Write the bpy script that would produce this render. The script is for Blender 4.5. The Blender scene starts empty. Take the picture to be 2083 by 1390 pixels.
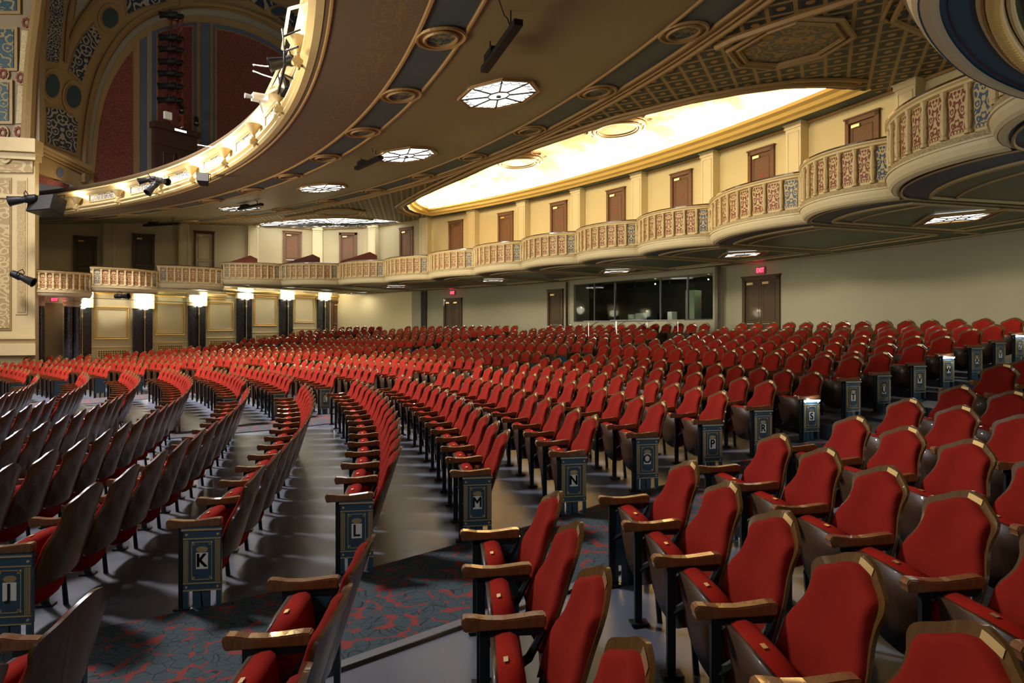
import bpy, bmesh, math, random
import numpy as np
from mathutils import Vector, Matrix
random.seed(7)
scn = bpy.context.scene
COL = scn.collection
PI = math.pi
# ------------------------------------------------------------------ camera, world, exposure
F, HY, CX, CY = 1334.47, 672.63, -29.9218, 0.623       # focal length in pixels, horizon row, centre of the seating arcs
camd = bpy.data.cameras.new('camera')
camd.sensor_width = 36; camd.lens = F/2083*36
camd.shift_y = -(695-HY)/2083
camd.clip_start = .05; camd.clip_end = 200
cam = bpy.data.objects.new('camera', camd); COL.objects.link(cam)
cam.location = (0, 0, 0); cam.rotation_euler = (PI/2, 0, 0)
scn.camera = cam
w = bpy.data.worlds.new('world'); scn.world = w; w.use_nodes = True
w.node_tree.nodes['Background'].inputs[0].default_value = (1, .93, .8, 1)
w.node_tree.nodes['Background'].inputs[1].default_value = .07
scn.view_settings.view_transform = 'Standard'; scn.view_settings.look = 'None'
scn.view_settings.gamma = 1; scn.view_settings.use_curve_mapping = False
scn.view_settings.exposure = 0.35

def P(r, th, z=0.): return Vector((CX+r*math.cos(th), CY+r*math.sin(th), z))
def area(name, loc, target, size, power, col, size_y=None, spread=PI):
    l = bpy.data.lights.new(name, 'AREA'); l.energy = power; l.color = col; l.size = size
    if size_y: l.shape = 'RECTANGLE'; l.size_y = size_y
    l.spread = spread
    o = bpy.data.objects.new(name, l); COL.objects.link(o); o.location = loc
    o.rotation_euler = (Vector(target)-Vector(loc)).to_track_quat('-Z', 'Y').to_euler()
    return o
def point(name, loc, power, col, rad=.08):
    l = bpy.data.lights.new(name, 'POINT'); l.energy = power; l.color = col; l.shadow_soft_size = rad
    o = bpy.data.objects.new(name, l); COL.objects.link(o); o.location = loc; return o
# auditorium dome light high over the stalls, then added fill for the boxes, the ceiling and the camera side
area('dome_light', P(20, .80, 16), P(30, .64, -1), 3., 4900, (1, .92, .93), spread=1.9)
area('stage_work_light', P(6, .7, 9), P(28, .75, -1), 4, 900, (.85, .92, 1))
area('box_fill', P(19, .72, 5.2), P(37.7, .72, 2.8), 1.6, 230, (1, .84, .58), spread=1.1)  # added fill to warm the box fronts, no lamp stands there
area('box_fill', P(22, .42, 5.0), P(37.7, .40, 2.8), 1.2, 120, (1, .84, .58), spread=1.0)
area('ceiling_fill', P(21, .75, 1.0), P(33, .7, 5.2), 2.5, 300, (1, .86, .62), spread=2.2)  # added fill, lifts the brown ceiling from below
area('ceiling_fill', P(23.5, .34, .8), P(33, .35, 5.2), 2.0, 170, (1, .86, .62), spread=2.2)
area('camera_side_fill', (-2.2, -1.6, 2.2), (3.5, 9, -.6), 2.4, 60, (.92, .95, 1), size_y=.8)  # added soft fill from behind the camera
area('near_soffit_fill', (3.4, .5, -.3), (3.6, 4, 1.8), .6, 11, (.95, .97, 1), spread=2.4)  # added fill for the dark soffit of the overhead box
area('camera_side_fill', (7.2, 1.8, 1.0), (6.5, 8, -.3), .5, 45, (1, .95, .86), size_y=.5)  # this and the next are added fill on the row end panels
area('camera_side_fill', (12.4, 3.6, 1.4), (8, 10, -.3), .5, 70, (1, .95, .86), size_y=.5)

# ------------------------------------------------------------------ materials
def mat(name, col, rough=.6, metal=0., spec=.5, coat=0., emit=None, es=0., noise=0., nscale=8., sheen=0., bump=0., bscale=40.):
    m = bpy.data.materials.new(name); m.use_nodes = True
    nt = m.node_tree; b = nt.nodes['Principled BSDF']
    b.inputs['Base Color'].default_value = (*col, 1); b.inputs['Roughness'].default_value = rough
    b.inputs['Metallic'].default_value = metal; b.inputs['Specular IOR Level'].default_value = spec
    b.inputs['Coat Weight'].default_value = coat; b.inputs['Coat Roughness'].default_value = .12
    if sheen: b.inputs['Sheen Weight'].default_value = sheen; b.inputs['Sheen Tint'].default_value = (1, .35, .3, 1); b.inputs['Sheen Roughness'].default_value = .35
    if emit: b.inputs['Emission Color'].default_value = (*emit, 1); b.inputs['Emission Strength'].default_value = es
    if noise:
        tc = nt.nodes.new('ShaderNodeTexCoord'); n = nt.nodes.new('ShaderNodeTexNoise'); n.inputs['Scale'].default_value = nscale; n.inputs['Detail'].default_value = 4
        nt.links.new(tc.outputs['Object'], n.inputs['Vector'])
        mx = nt.nodes.new('ShaderNodeMix'); mx.data_type = 'RGBA'
        mx.inputs['A'].default_value = (*[c*(1-noise) for c in col], 1); mx.inputs['B'].default_value = (*[min(1, c*(1+noise)) for c in col], 1)
        nt.links.new(n.outputs['Fac'], mx.inputs['Factor']); nt.links.new(mx.outputs['Result'], b.inputs['Base Color'])
    if bump:
        tc = nt.nodes.new('ShaderNodeTexCoord'); n = nt.nodes.new('ShaderNodeTexNoise'); n.inputs['Scale'].default_value = bscale
        nt.links.new(tc.outputs['Object'], n.inputs['Vector'])
        bp = nt.nodes.new('ShaderNodeBump'); bp.inputs['Strength'].default_value = bump; bp.inputs['Distance'].default_value = .02
        nt.links.new(n.outputs['Fac'], bp.inputs['Height']); nt.links.new(bp.outputs['Normal'], b.inputs['Normal'])
    return m
class NG:
    def __init__(s, name, rough=.6, spec=.4, coat=0.):
        s.m = bpy.data.materials.new(name); s.m.use_nodes = True; s.nt = s.m.node_tree; s.b = s.nt.nodes['Principled BSDF']
        s.b.inputs['Roughness'].default_value = rough; s.b.inputs['Specular IOR Level'].default_value = spec; s.b.inputs['Coat Weight'].default_value = coat
    def n(s, t, **k):
        x = s.nt.nodes.new(t)
        for a, v in k.items():
            if a.startswith('i_'): x.inputs[a[2:].replace('_', ' ')].default_value = v
            else: setattr(x, a, v)
        return x
    def l(s, a, b): s.nt.links.new(a, b)
    def math(s, op, a, b=None, c=None):
        x = s.n('ShaderNodeMath', operation=op)
        for i, v in enumerate((a, b, c)):
            if v is None: continue
            if isinstance(v, (int, float)): x.inputs[i].default_value = v
            else: s.l(v, x.inputs[i])
        return x.outputs[0]
    def mix(s, f, a, b):
        x = s.n('ShaderNodeMix', data_type='RGBA')
        for i, v in (('Factor', f), ('A', a), ('B', b)):
            if isinstance(v, (int, float)): x.inputs[i].default_value = v
            elif isinstance(v, tuple): x.inputs[i].default_value = (*v, 1)
            else: s.l(v, x.inputs[i])
        return x.outputs['Result']
    def uv(s):
        t = s.n('ShaderNodeUVMap'); sp = s.n('ShaderNodeSeparateXYZ'); s.l(t.outputs[0], sp.inputs[0]); return sp.outputs[0], sp.outputs[1]
    def comb(s, x, y, z=0.):
        c = s.n('ShaderNodeCombineXYZ')
        for i, v in enumerate((x, y, z)):
            if isinstance(v, (int, float)): c.inputs[i].default_value = v
            else: s.l(v, c.inputs[i])
        return c.outputs[0]
    def out(s, c, bump=None, bs=.5):
        s.l(c, s.b.inputs['Base Color'])
        if bump is not None:
            bp = s.n('ShaderNodeBump', i_Strength=bs, i_Distance=.02); s.l(bump, bp.inputs['Height']); s.l(bp.outputs[0], s.b.inputs['Normal'])
        return s.m
def filigree(name, relief, ground, su=1.6, sv=2.2, th=.5, rough=.55):
    """scrollwork in relief, mirrored about the middle of the panel (u runs -1..1, v in metres-ish)"""
    g = NG(name, rough)
    u, v = g.uv(); au = g.math('ABSOLUTE', u)
    vec = g.comb(g.math('MULTIPLY', au, su), g.math('MULTIPLY', v, sv), 3.1)
    nz = g.n('ShaderNodeTexNoise', i_Scale=1.6, i_Detail=1.0); g.l(vec, nz.inputs['Vector'])
    va = g.n('ShaderNodeVectorMath', operation='MULTIPLY_ADD'); g.l(nz.outputs['Color'], va.inputs[0]); va.inputs[1].default_value = (.5, .5, 0); g.l(vec, va.inputs[2])
    vo = g.n('ShaderNodeTexVoronoi', i_Scale=1.15); g.l(va.outputs[0], vo.inputs['Vector'])
    s = g.math('ADD', g.math('MULTIPLY', g.math('SINE', g.math('MULTIPLY', vo.outputs['Distance'], 17.)), .5), .5)
    r = g.n('ShaderNodeValToRGB'); r.color_ramp.elements[0].position = th-.06; r.color_ramp.elements[1].position = th+.06; g.l(s, r.inputs[0])
    return g.out(g.mix(r.outputs[0], ground, relief), r.outputs[0], .6)
def wood(name, c1, c2, rough=.3, coat=.5, sc=3.):
    g = NG(name, rough, .28, coat)
    t = g.n('ShaderNodeTexCoord'); mp = g.n('ShaderNodeMapping'); mp.inputs['Scale'].default_value = (14*sc, 14*sc, 1.2*sc); g.l(t.outputs['Object'], mp.inputs[0])
    n = g.n('ShaderNodeTexNoise', i_Scale=1.2, i_Detail=5., i_Distortion=.6); g.l(mp.outputs[0], n.inputs['Vector'])
    return g.out(g.mix(n.outputs['Fac'], c1, c2))
M = {}
M['velvet'] = mat('red_velvet', (.158, .0105, .006), .85, spec=.03, noise=.3, nscale=5, sheen=.015)
M['velvet_pan'] = mat('red_velvet_seat', (.21, .010, .005), .8, spec=.03, noise=.2, nscale=9, sheen=.015)
M['wood'] = wood('walnut_veneer', (.036, .016, .004), (.105, .048, .011), .27, .22)
M['wood_d'] = wood('dark_walnut_pan', (.018, .008, .003), (.05, .022, .007), .5, .08)
M['wood_arm'] = wood('varnished_arm_wood', (.09, .035, .012), (.24, .10, .035), .25, .7)
M['iron'] = mat('black_cast_iron', (.012, .015, .018), .35, .3)
M['navy'] = mat('navy_enamel', (.028, .075, .125), .35, coat=.3, noise=.15)
M['gilt'] = mat('gilt_line', (.60, .48, .26), .4, .5)
M['brass'] = mat('brass_plate', (.75, .58, .28), .28, .9)
M['white'] = mat('white_plate', (.8, .8, .76), .5)
M['black'] = mat('black_ink', (.01, .01, .01), .6)
M['cream'] = mat('cream_plaster', (.64, .49, .24), .55, noise=.12, nscale=5, bump=.15, bscale=25)
M['cream_b'] = mat('aged_cream_paint', (.42, .32, .15), .55, noise=.1, nscale=4)
M['gold_w'] = mat('dull_gilt_wall_moulding', (.22, .14, .05), .5, .1, noise=.15, nscale=5)
M['gold_d'] = mat('bronze_gilding', (.09, .048, .014), .45, .2)
M['cream_l'] = mat('light_cream_paint', (.66, .56, .34), .5, noise=.06)
M['wall'] = mat('buff_wall_paint', (.44, .37, .22), .8, noise=.05, nscale=2)
M['wall_g'] = mat('grey_beige_wall_paint', (.30, .28, .19), .85, noise=.06, nscale=1.5)
M['wall_y'] = mat('ivory_wall_paint_lit', (.66, .56, .32), .8, noise=.04)  # yellower wall tone with the warm light put into its colour
M['ceil'] = mat('brown_painted_ceiling', (.19, .145, .068), .48, noise=.10, nscale=.7, bump=.25, bscale=3)
M['gold'] = mat('dull_gold_moulding', (.33, .20, .075), .5, .15, noise=.15, nscale=6)
M['gold_l'] = mat('gold_cornice', (.78, .52, .16), .45, .1)
M['navyceil'] = mat('slate_blue_ceiling_panel', (.045, .065, .07), .6, noise=.2, nscale=2)
M['soffit'] = mat('olive_soffit', (.085, .12, .055), .45, noise=.1)
M['navysoff'] = mat('midnight_blue_soffit', (.02, .085, .14), .5)
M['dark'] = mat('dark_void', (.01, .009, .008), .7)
M['doorw'] = wood('walnut_door', (.12, .06, .03), (.22, .115, .065), .65, .0, 1.)
M['doord'] = wood('dark_oak_door', (.045, .03, .015), (.085, .055, .025), .45, .2, 1.)
M['glow'] = mat('lit_glass', (1, 1, 1), .4, emit=(1, .98, .92), es=3.2)
M['sconce'] = mat('sconce_glass', (1, 1, 1), .4, emit=(1, .93, .72), es=14)
M['bulb'] = mat('urn_bulb', (1, 1, 1), .4, emit=(1, .86, .55), es=22)
M['tiny'] = mat('pin_spot', (1, 1, 1), .4, emit=(1, .9, .8), es=8)
M['red_led'] = mat('exit_red', (.9, .02, .05), .4, emit=(1, .05, .12), es=4)
M['lead'] = mat('window_leading', (.03, .025, .02), .5)
M['marble'] = mat('black_marble', (.02, .022, .026), .25, noise=.9, nscale=14, coat=.4)
M['metal'] = mat('brushed_aluminium', (.55, .56, .56), .35, .9)
M['grey'] = mat('grey_plastic', (.35, .36, .34), .5)
M['blkmetal'] = mat('matt_black_metal', (.006, .006, .007), .5, .0, spec=.25)
M['redm'] = mat('oxide_red_steel', (.10, .015, .012), .5)
M['damask'] = None
g = NG('crimson_damask', .8); t = g.n('ShaderNodeTexCoord'); v_ = g.n('ShaderNodeTexVoronoi', i_Scale=13.); g.l(t.outputs['Object'], v_.inputs['Vector'])
r_ = g.n('ShaderNodeValToRGB'); r_.color_ramp.elements[0].position = .25; r_.color_ramp.elements[1].position = .5; g.l(v_.outputs['Distance'], r_.inputs[0])
M['damask'] = g.out(g.mix(r_.outputs[0], (.09, .016, .014), (.15, .042, .032)))
M['ochre'] = mat('ochre_plaster', (.23, .15, .06), .6, noise=.15, nscale=1.5)
M['ochre_d'] = mat('tan_plaster', (.18, .135, .075), .6, noise=.15, nscale=2)
M['blue'] = mat('periwinkle_blue_paint', (.065, .09, .145), .7, noise=.1)
M['teal'] = mat('deep_teal_paint', (.015, .033, .045), .6, noise=.2)
M['greyl'] = mat('pale_grey_moulding', (.21, .195, .15), .6)
M['door_r'] = wood('dark_reddish_doorway', (.03, .013, .009), (.06, .027, .018), .5, .1, 1.)
M['mahog'] = wood('mahogany_box', (.10, .02, .012), (.2, .045, .025), .4, .2, 1.)
M['fred'] = filigree('cream_filigree_on_red', (.60, .46, .22), (.22, .04, .02), 1.3, 3.6, .42)
M['fblue'] = filigree('cream_filigree_on_blue', (.60, .46, .22), (.05, .10, .17), 1.3, 3.6, .42)
M['griffin'] = filigree('gilt_relief_on_blue', (.45, .32, .12), (.06, .09, .18), 1.3, 4.2, .5)
M['scroll'] = filigree('pale_scroll_on_navy', (.24, .22, .18), (.01, .017, .032), 1.9, 3.0, .55)
M['tealscroll'] = filigree('gilt_scroll_on_teal', (.20, .15, .06), (.012, .045, .06), 1.3, 2.6, .66)
M['relief'] = filigree('ivory_carved_relief', (.40, .30, .14), (.27, .18, .07), 1.5, 4.4, .5)
M['guilloche'] = filigree('carved_moulding', (.52, .42, .23), (.33, .25, .12), 3., 6., .5)
# octagon painting
M['oct'] = filigree('faded_floral_painting', (.34, .20, .06), (.12, .11, .085), 3., 3., .62)
# concrete floor
g = NG('sealed_concrete_floor', .22, .6)
t = g.n('ShaderNodeTexCoord'); n1 = g.n('ShaderNodeTexNoise', i_Scale=1.1, i_Detail=6., i_Roughness=.65); g.l(t.outputs['Object'], n1.inputs['Vector'])
n2 = g.n('ShaderNodeTexNoise', i_Scale=7., i_Detail=3.); g.l(t.outputs['Object'], n2.inputs['Vector'])
g.l(g.math('ADD', .17, g.math('MULTIPLY', n1.outputs['Fac'], .32)), g.b.inputs['Roughness'])
M['floor'] = g.out(g.mix(n1.outputs['Fac'], (.036, .048, .072), (.10, .112, .135)), n2.outputs['Fac'], .04)
# carpet with overlapping blue-grey leaves on red
g = NG('leaf_pattern_carpet', .95, .1)
t = g.n('ShaderNodeTexCoord'); mp = g.n('ShaderNodeMapping'); mp.inputs['Scale'].default_value = (1, 1, .01); g.l(t.outputs['Object'], mp.inputs[0])
wn = g.n('ShaderNodeTexNoise', i_Scale=4., i_Detail=1.); g.l(mp.outputs[0], wn.inputs['Vector'])
va = g.n('ShaderNodeVectorMath', operation='MULTIPLY_ADD'); g.l(wn.outputs['Color'], va.inputs[0]); va.inputs[1].default_value = (.22, .22, 0); g.l(mp.outputs[0], va.inputs[2])
v1 = g.n('ShaderNodeTexVoronoi', feature='DISTANCE_TO_EDGE', i_Scale=13.); g.l(va.outputs[0], v1.inputs['Vector'])
v2 = g.n('ShaderNodeTexVoronoi', feature='F1', i_Scale=13.); g.l(va.outputs[0], v2.inputs['Vector'])
line = g.math('LESS_THAN', v1.outputs['Distance'], .03)
redm = g.math('GREATER_THAN', v2.outputs['Distance'], .78)
n3 = g.n('ShaderNodeTexNoise', i_Scale=60.); g.l(t.outputs['Object'], n3.inputs['Vector'])
base = g.mix(n3.outputs['Fac'], (.032, .048, .056), (.05, .068, .074))
c1 = g.mix(redm, base, (.17, .035, .03)); c2 = g.mix(line, c1, (.02, .025, .03)); 
rr = g.math('MULTIPLY', g.math('LESS_THAN', v1.outputs['Distance'], .13), g.math('GREATER_THAN', v2.outputs['Distance'], .68))
M['carpet'] = g.out(g.mix(rr, c2, (.17, .035, .03)))
# coffered lattice: u across (cells), v along (cells)
g = NG('rosette_lattice', .6)
u, v = g.uv(); fu = g.math('FRACT', u); fv = g.math('FRACT', v)
du = g.math('ABSOLUTE', g.math('SUBTRACT', fu, .5)); dv = g.math('ABSOLUTE', g.math('SUBTRACT', fv, .5))
rib = g.math('GREATER_THAN', g.math('MAXIMUM', du, dv), .42)
ln = g.math('MULTIPLY', g.math('GREATER_THAN', g.math('MAXIMUM', du, dv), .35), g.math('LESS_THAN', g.math('MAXIMUM', du, dv), .38))
d2 = g.math('SQRT', g.math('ADD', g.math('MULTIPLY', du, du), g.math('MULTIPLY', dv, dv)))
ros = g.math('LESS_THAN', d2, .17)
cc = g.mix(rib, (.028, .038, .036), (.34, .22, .08)); cc = g.mix(ln, cc, (.10, .08, .04)); cc = g.mix(ros, cc, (.40, .20, .06))
M['lattice'] = g.out(cc, g.math('ADD', g.math('MULTIPLY', rib, 1.), g.math('MULTIPLY', ros, .6)), 1.)
# cloud painted vault
g = NG('cloud_painted_vault', .7)
t = g.n('ShaderNodeTexCoord'); n1 = g.n('ShaderNodeTexNoise', i_Scale=.8, i_Detail=5., i_Roughness=.6); g.l(t.outputs['Object'], n1.inputs['Vector'])
r_ = g.n('ShaderNodeValToRGB'); r_.color_ramp.elements[0].position = .42; r_.color_ramp.elements[1].position = .62; g.l(n1.outputs['Fac'], r_.inputs[0])
M['vault'] = g.out(g.mix(r_.outputs[0], (.26, .15, .05), (.66, .58, .40)))
# stencilled brown soffit
g = NG('stencilled_brown_soffit', .6)
u, v = g.uv()
vec = g.comb(g.math('MULTIPLY', g.math('ABSOLUTE', g.math('SUBTRACT', g.math('FRACT', u), .5)), 3.2), g.math('MULTIPLY', v, 3.2), 0.)
w_ = g.n('ShaderNodeTexVoronoi', i_Scale=2.2); g.l(vec, w_.inputs['Vector'])
msk = g.math('MULTIPLY', g.math('GREATER_THAN', g.math('SINE', g.math('MULTIPLY', w_.outputs['Distance'], 20.)), .45), g.math('MULTIPLY', g.math('GREATER_THAN', v, .45), g.math('LESS_THAN', v, .92)))
M['stencil'] = g.out(g.mix(msk, (.125, .092, .055), (.175, .11, .05)))

# ------------------------------------------------------------------ mesh helpers
class MB:
    def __init__(s): s.v = []; s.f = []; s.mi = []; s.uv = []; s.cur = 0
    def add(s, vs, fs, uvs=None):
        o = len(s.v); s.v += [tuple(x) for x in vs]
        for k, f in enumerate(fs):
            s.f.append([o+i for i in f]); s.mi.append(s.cur)
            s.uv.append(uvs[k] if uvs else [(0, 0)]*len(f))
    def box(s, x0, x1, y0, y1, z0, z1, T=None):
        vs = [Vector(p) for p in ((x0, y0, z0), (x1, y0, z0), (x1, y1, z0), (x0, y1, z0), (x0, y0, z1), (x1, y0, z1), (x1, y1, z1), (x0, y1, z1))]
        if T: vs = [T @ p for p in vs]
        s.add(vs, [(0, 3, 2, 1), (4, 5, 6, 7), (0, 1, 5, 4), (1, 2, 6, 5), (2, 3, 7, 6), (3, 0, 4, 7)])
    def quad(s, a, b, c, d, uv=None): s.add([a, b, c, d], [(0, 1, 2, 3)], [uv] if uv else None)
    def tube(s, pts, r, n=6, closed=False, cap=True):
        pts = [Vector(p) for p in pts]; N = len(pts); rs = r if isinstance(r, (list, tuple)) else [r]*N
        o = len(s.v); up = Vector((0, 0, 1))
        for i, p in enumerate(pts):
            if closed: t = pts[(i+1) % N]-pts[i-1]
            else: t = pts[min(i+1, N-1)]-pts[max(i-1, 0)]
            t.normalize(); a = t.cross(up)
            if a.length < 1e-3: a = t.cross(Vector((1, 0, 0)))
            a.normalize(); b = a.cross(t)
            for k in range(n):
                q = 2*PI*k/n; s.v.append(tuple(p+(a*math.cos(q)+b*math.sin(q))*rs[i]))
        for i in range(N if closed else N-1):
            for k in range(n):
                j = (i+1) % N
                s.f.append([o+i*n+k, o+i*n+(k+1) % n, o+j*n+(k+1) % n, o+j*n+k]); s.mi.append(s.cur); s.uv.append([(0, 0)]*4)
        if cap and not closed:
            s.f.append([o+k for k in range(n)][::-1]); s.f.append([o+(N-1)*n+k for k in range(n)])
            s.mi += [s.cur]*2; s.uv += [[(0, 0)]*n]*2
    def lathe(s, prof, c=(0, 0, 0), n=14, T=None):
        vs = []
        for r, z in prof:
            for k in range(n):
                p = Vector((c[0]+r*math.cos(2*PI*k/n), c[1]+r*math.sin(2*PI*k/n), c[2]+z)); vs.append(T @ p if T else p)
        fs = [(i*n+k, i*n+(k+1) % n, (i+1)*n+(k+1) % n, (i+1)*n+k) for i in range(len(prof)-1) for k in range(n)]
        fs.append(tuple(range(n))[::-1]); fs.append(tuple((len(prof)-1)*n+k for k in range(n)))
        s.add(vs, fs)
    def prism(s, poly, d, T, uvscale=None):
        """poly in (x,y) extruded 0..d along z then transformed; front face at z=d"""
        n = len(poly); a = [T @ Vector((x, y, 0)) for x, y in poly]; b = [T @ Vector((x, y, d)) for x, y in poly]
        ar = sum(poly[i][0]*poly[(i+1) % n][1]-poly[(i+1) % n][0]*poly[i][1] for i in range(n))
        if ar < 0: a, b, poly = a[::-1], b[::-1], poly[::-1]
        xs = [p[0] for p in poly]; ys = [p[1] for p in poly]; mx = (min(xs)+max(xs))/2; hw = max(1e-6, (max(xs)-min(xs))/2); y0 = min(ys)
        uv = [((p[0]-mx)/hw, (p[1]-y0)/hw*.5) for p in poly]
        fs = [tuple(range(n))[::-1], tuple(range(n, 2*n))]; uvs = [uv[::-1], uv]
        for i in range(n): j = (i+1) % n; fs.append((i, j, n+j, n+i)); uvs.append([(0, 0)]*4)
        s.add(a+b, fs, uvs)
    def build(s, name, mats, parent=None, smooth=False, loc=None):
        me = bpy.data.meshes.new(name); me.from_pydata(s.v, [], s.f)
        for m in (mats if isinstance(mats, (list, tuple)) else [mats]): me.materials.append(m)
        me.polygons.foreach_set('material_index', s.mi)
        ul = me.uv_layers.new(name='UVMap'); flat = [c for f in s.uv for p in f for c in p]; ul.data.foreach_set('uv', flat)
        if smooth: me.polygons.foreach_set('use_smooth', [True]*len(me.polygons)); me.set_sharp_from_angle(angle=math.radians(38))
        me.update()
        o = bpy.data.objects.new(name, me); COL.objects.link(o)
        if parent: o.parent = parent
        return o
def tag(o, label=None, cat=None, group=None, kind=None):
    if label: o['label'] = label
    if cat: o['category'] = cat
    if group: o['group'] = group
    if kind: o['kind'] = kind
    return o
def empty(name, loc=(0, 0, 0), rz=0.):
    o = bpy.data.objects.new(name, None); COL.objects.link(o); o.location = loc; o.rotation_euler = (0, 0, rz); o.empty_display_size = .1; return o
def wtag(name, mb, m, **k):
    return tag(mb.build(name, m), **k)
def text_mesh(txt, size, depth=.001):
    cu = bpy.data.curves.new('t', 'FONT'); cu.body = txt; cu.size = size; cu.extrude = depth; cu.align_x = 'CENTER'; cu.align_y = 'CENTER'; cu.offset = 0
    o = bpy.data.objects.new('t', cu); COL.objects.link(o)
    dg = bpy.context.evaluated_depsgraph_get(); me = bpy.data.meshes.new_from_object(o.evaluated_get(dg))
    bpy.data.objects.remove(o); bpy.data.curves.remove(cu); return me
def onz(px, py, z):
    Y = z*F/(HY-py); return Vector(((px-1041.5)/F*Y, Y, z))
def onr(px, R):
    t = (px-1041.5)/F; return math.atan2(-t*R, R)+math.acos((t*CY-CX)/math.hypot(R, t*R))
ORD = ['first', 'second', 'third', 'fourth', 'fifth', 'sixth', 'seventh', 'eighth', 'ninth', 'tenth', 'eleventh', 'twelfth', 'thirteenth', 'fourteenth', 'fifteenth', 'sixteenth', 'seventeenth', 'eighteenth']

# ------------------------------------------------------------------ seating plan (arcs about the stage)
LET = 'CDEFGHJKLMNOPRSTUVWXYZ'
RR = dict(zip('HJKLMNOPRSTUVWXYZ', (26.127, 27.051, 27.970, 28.896, 29.804, 30.704, 31.595, 32.485, 33.376, 34.269, 35.165, 36.063, 36.964, 37.865, 38.768, 39.670, 40.573)))
ZA = dict(zip('HJKLMNOPRSTUVWXYZ', (-1.240, -1.222, -1.209, -1.168, -1.130, -1.072, -1.011, -.954, -.880, -.809, -.625, -.590, -.480, -.362, -.2405, -.165, -.0365)))
T2 = dict(zip('KLMNOPRSTUVWXYZ', (.1274, .1402, .1569, .1696, .1858, .1972, .2109, .2208, .2307, .2430, .2504, .2590, .2661, .2739, .2821)))
T3 = dict(zip('HJKLMNOPRSTUVWX', (.4276, .4408, .4539, .4617, .4671, .4709, .4736, .4763, .4811, .4848, .4883, .4917, .4908, .4912, .4912)))
for i, l in enumerate('GFEDC'):
    RR[l] = 26.127-.905*(i+1); ZA[l] = -1.240-.018*(i+1); T3[l] = .4276-.010*(i+1)
for i, l in enumerate('JHGFEDC'): T2[l] = .1274-.0128*(i+1)
T3['Y'] = .4935; T3['Z'] = .4965
HARM = .57; S = .56
rl = [RR[l] for l in LET]; zl = [ZA[l]-HARM for l in LET]
def t2(r): return float(np.interp(r, rl, [T2[l] for l in LET]))
def t3(r): return float(np.interp(r, rl, [T3[l] for l in LET]))
def t1(r): return t2(r)-1.62/(r+.3)
def t2e(r): return t2(r)+14*S/(r+.3)
def zfloor(r):
    if r < RR['S']+.35: return float(np.interp(r+.0, [x+.2 for x in rl], zl)) if r > rl[0] else zl[0]
    for l in LET[::-1]:
        if r >= RR[l]-.42: return ZA[l]-HARM
    return 0
# floor
mb = MB(); ths = np.linspace(-.16, 1.32, 150)
rs = list(np.arange(16., RR['S']+.36, .3))+[RR['S']+.36]
prof = [(r, zfloor(r)) for r in rs]
for l in 'TUVWXYZ':
    prof += [(RR[l]-.42, prof[-1][1]), (RR[l]-.42, ZA[l]-HARM)]
prof += [(43.2, ZA['Z']-HARM)]
for i in range(len(ths)-1):
    for j in range(len(prof)-1):
        (ra, za), (rb, zb) = prof[j], prof[j+1]
        mb.quad(P(ra, ths[i], za), P(rb, ths[i], zb), P(rb, ths[i+1], zb), P(ra, ths[i+1], za))
wtag('floor', mb, M['floor'], kind='structure')
# carpets
def carpet(fa, fb, label, r0=17., r1=34.5):
    mb = MB(); N = 60; K = 3
    for i in range(N):
        ra = r0+(r1-r0)*i/N; rb = r0+(r1-r0)*(i+1)/N
        for k in range(K):
            a0, a1 = (fa(ra)+(fb(ra)-fa(ra))*q/K for q in (k, k+1)); b0, b1 = (fa(rb)+(fb(rb)-fa(rb))*q/K for q in (k, k+1))
            mb.quad(P(ra, a0, zfloor(ra)+.012), P(rb, b0, zfloor(rb)+.012), P(rb, b1, zfloor(rb)+.012), P(ra, a1, zfloor(ra)+.012))
    return wtag('aisle_carpet', mb, M['carpet'], label=label, cat='carpet', group='patterned aisle carpets')
carpet(lambda r: t1(r)+.16/r, lambda r: t2(r)-.10/r, 'blue grey leaf patterned carpet on red in the nearest aisle')
carpet(lambda r: t2e(r)+.1/r, lambda r: t3(r)-.1/r, 'leaf patterned carpet strip in the second aisle beyond the curved central seat block')
carpet(lambda r: .742-1.45/r, lambda r: .742-.1/r, 'leaf patterned carpet strip in the far third aisle')
# grey edging strip of the near carpet
mb = MB()
for i in range(60):
    ra = 24+9*i/60; rb = 24+9*(i+1)/60
    mb.quad(*[P(r, t1(r)+o/r, zfloor(r)+.02) for r, o in ((ra, .08), (rb, .08), (rb, .16), (ra, .16))])
wtag('trim_1', mb, mat('carpet_edging', (.09, .095, .10), .5), kind='structure')

# ------------------------------------------------------------------ theatre seat
# local frame: origin on the floor under the tip of the near arm; +x towards the back of the seat, +y along the row, +z up
HALF = [(0, 0), (.15, .002), (.225, .006), (.252, .022), (.258, .06), (.258, .25), (.250, .29), (.229, .325), (.210, .37), (.207, .42), (.217, .45), (.225, .475), (.218, .505), (.188, .524), (.138, .545), (.08, .580), (0, .597)]
HALF0 = HALF
def chaikin(h):
    q = [h[0]]
    for a, b in zip(h[:-1], h[1:]): q += [(a[0]*.75+b[0]*.25, a[1]*.75+b[1]*.25), (a[0]*.25+b[0]*.75, a[1]*.25+b[1]*.75)]
    return q+[h[-1]]
HALF = chaikin(HALF)
def outline(sub=1):
    h = HALF if sub == 1 else HALF[::1]
    return h+[(-y, v) for y, v in h[-2:0:-1]]
BX0, BZ0, TILT = .335, .285, math.radians(18)
def backpt(y, v, d=0.):      # point on the bent, reclined shell; d = distance in front of it
    bend = -.042*(y/.25)**2
    x = BX0+math.sin(TILT)*v-math.cos(TILT)*d+bend
    return Vector((x, .28+y, BZ0+math.cos(TILT)*v+math.sin(TILT)*d*-1*.0))
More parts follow.
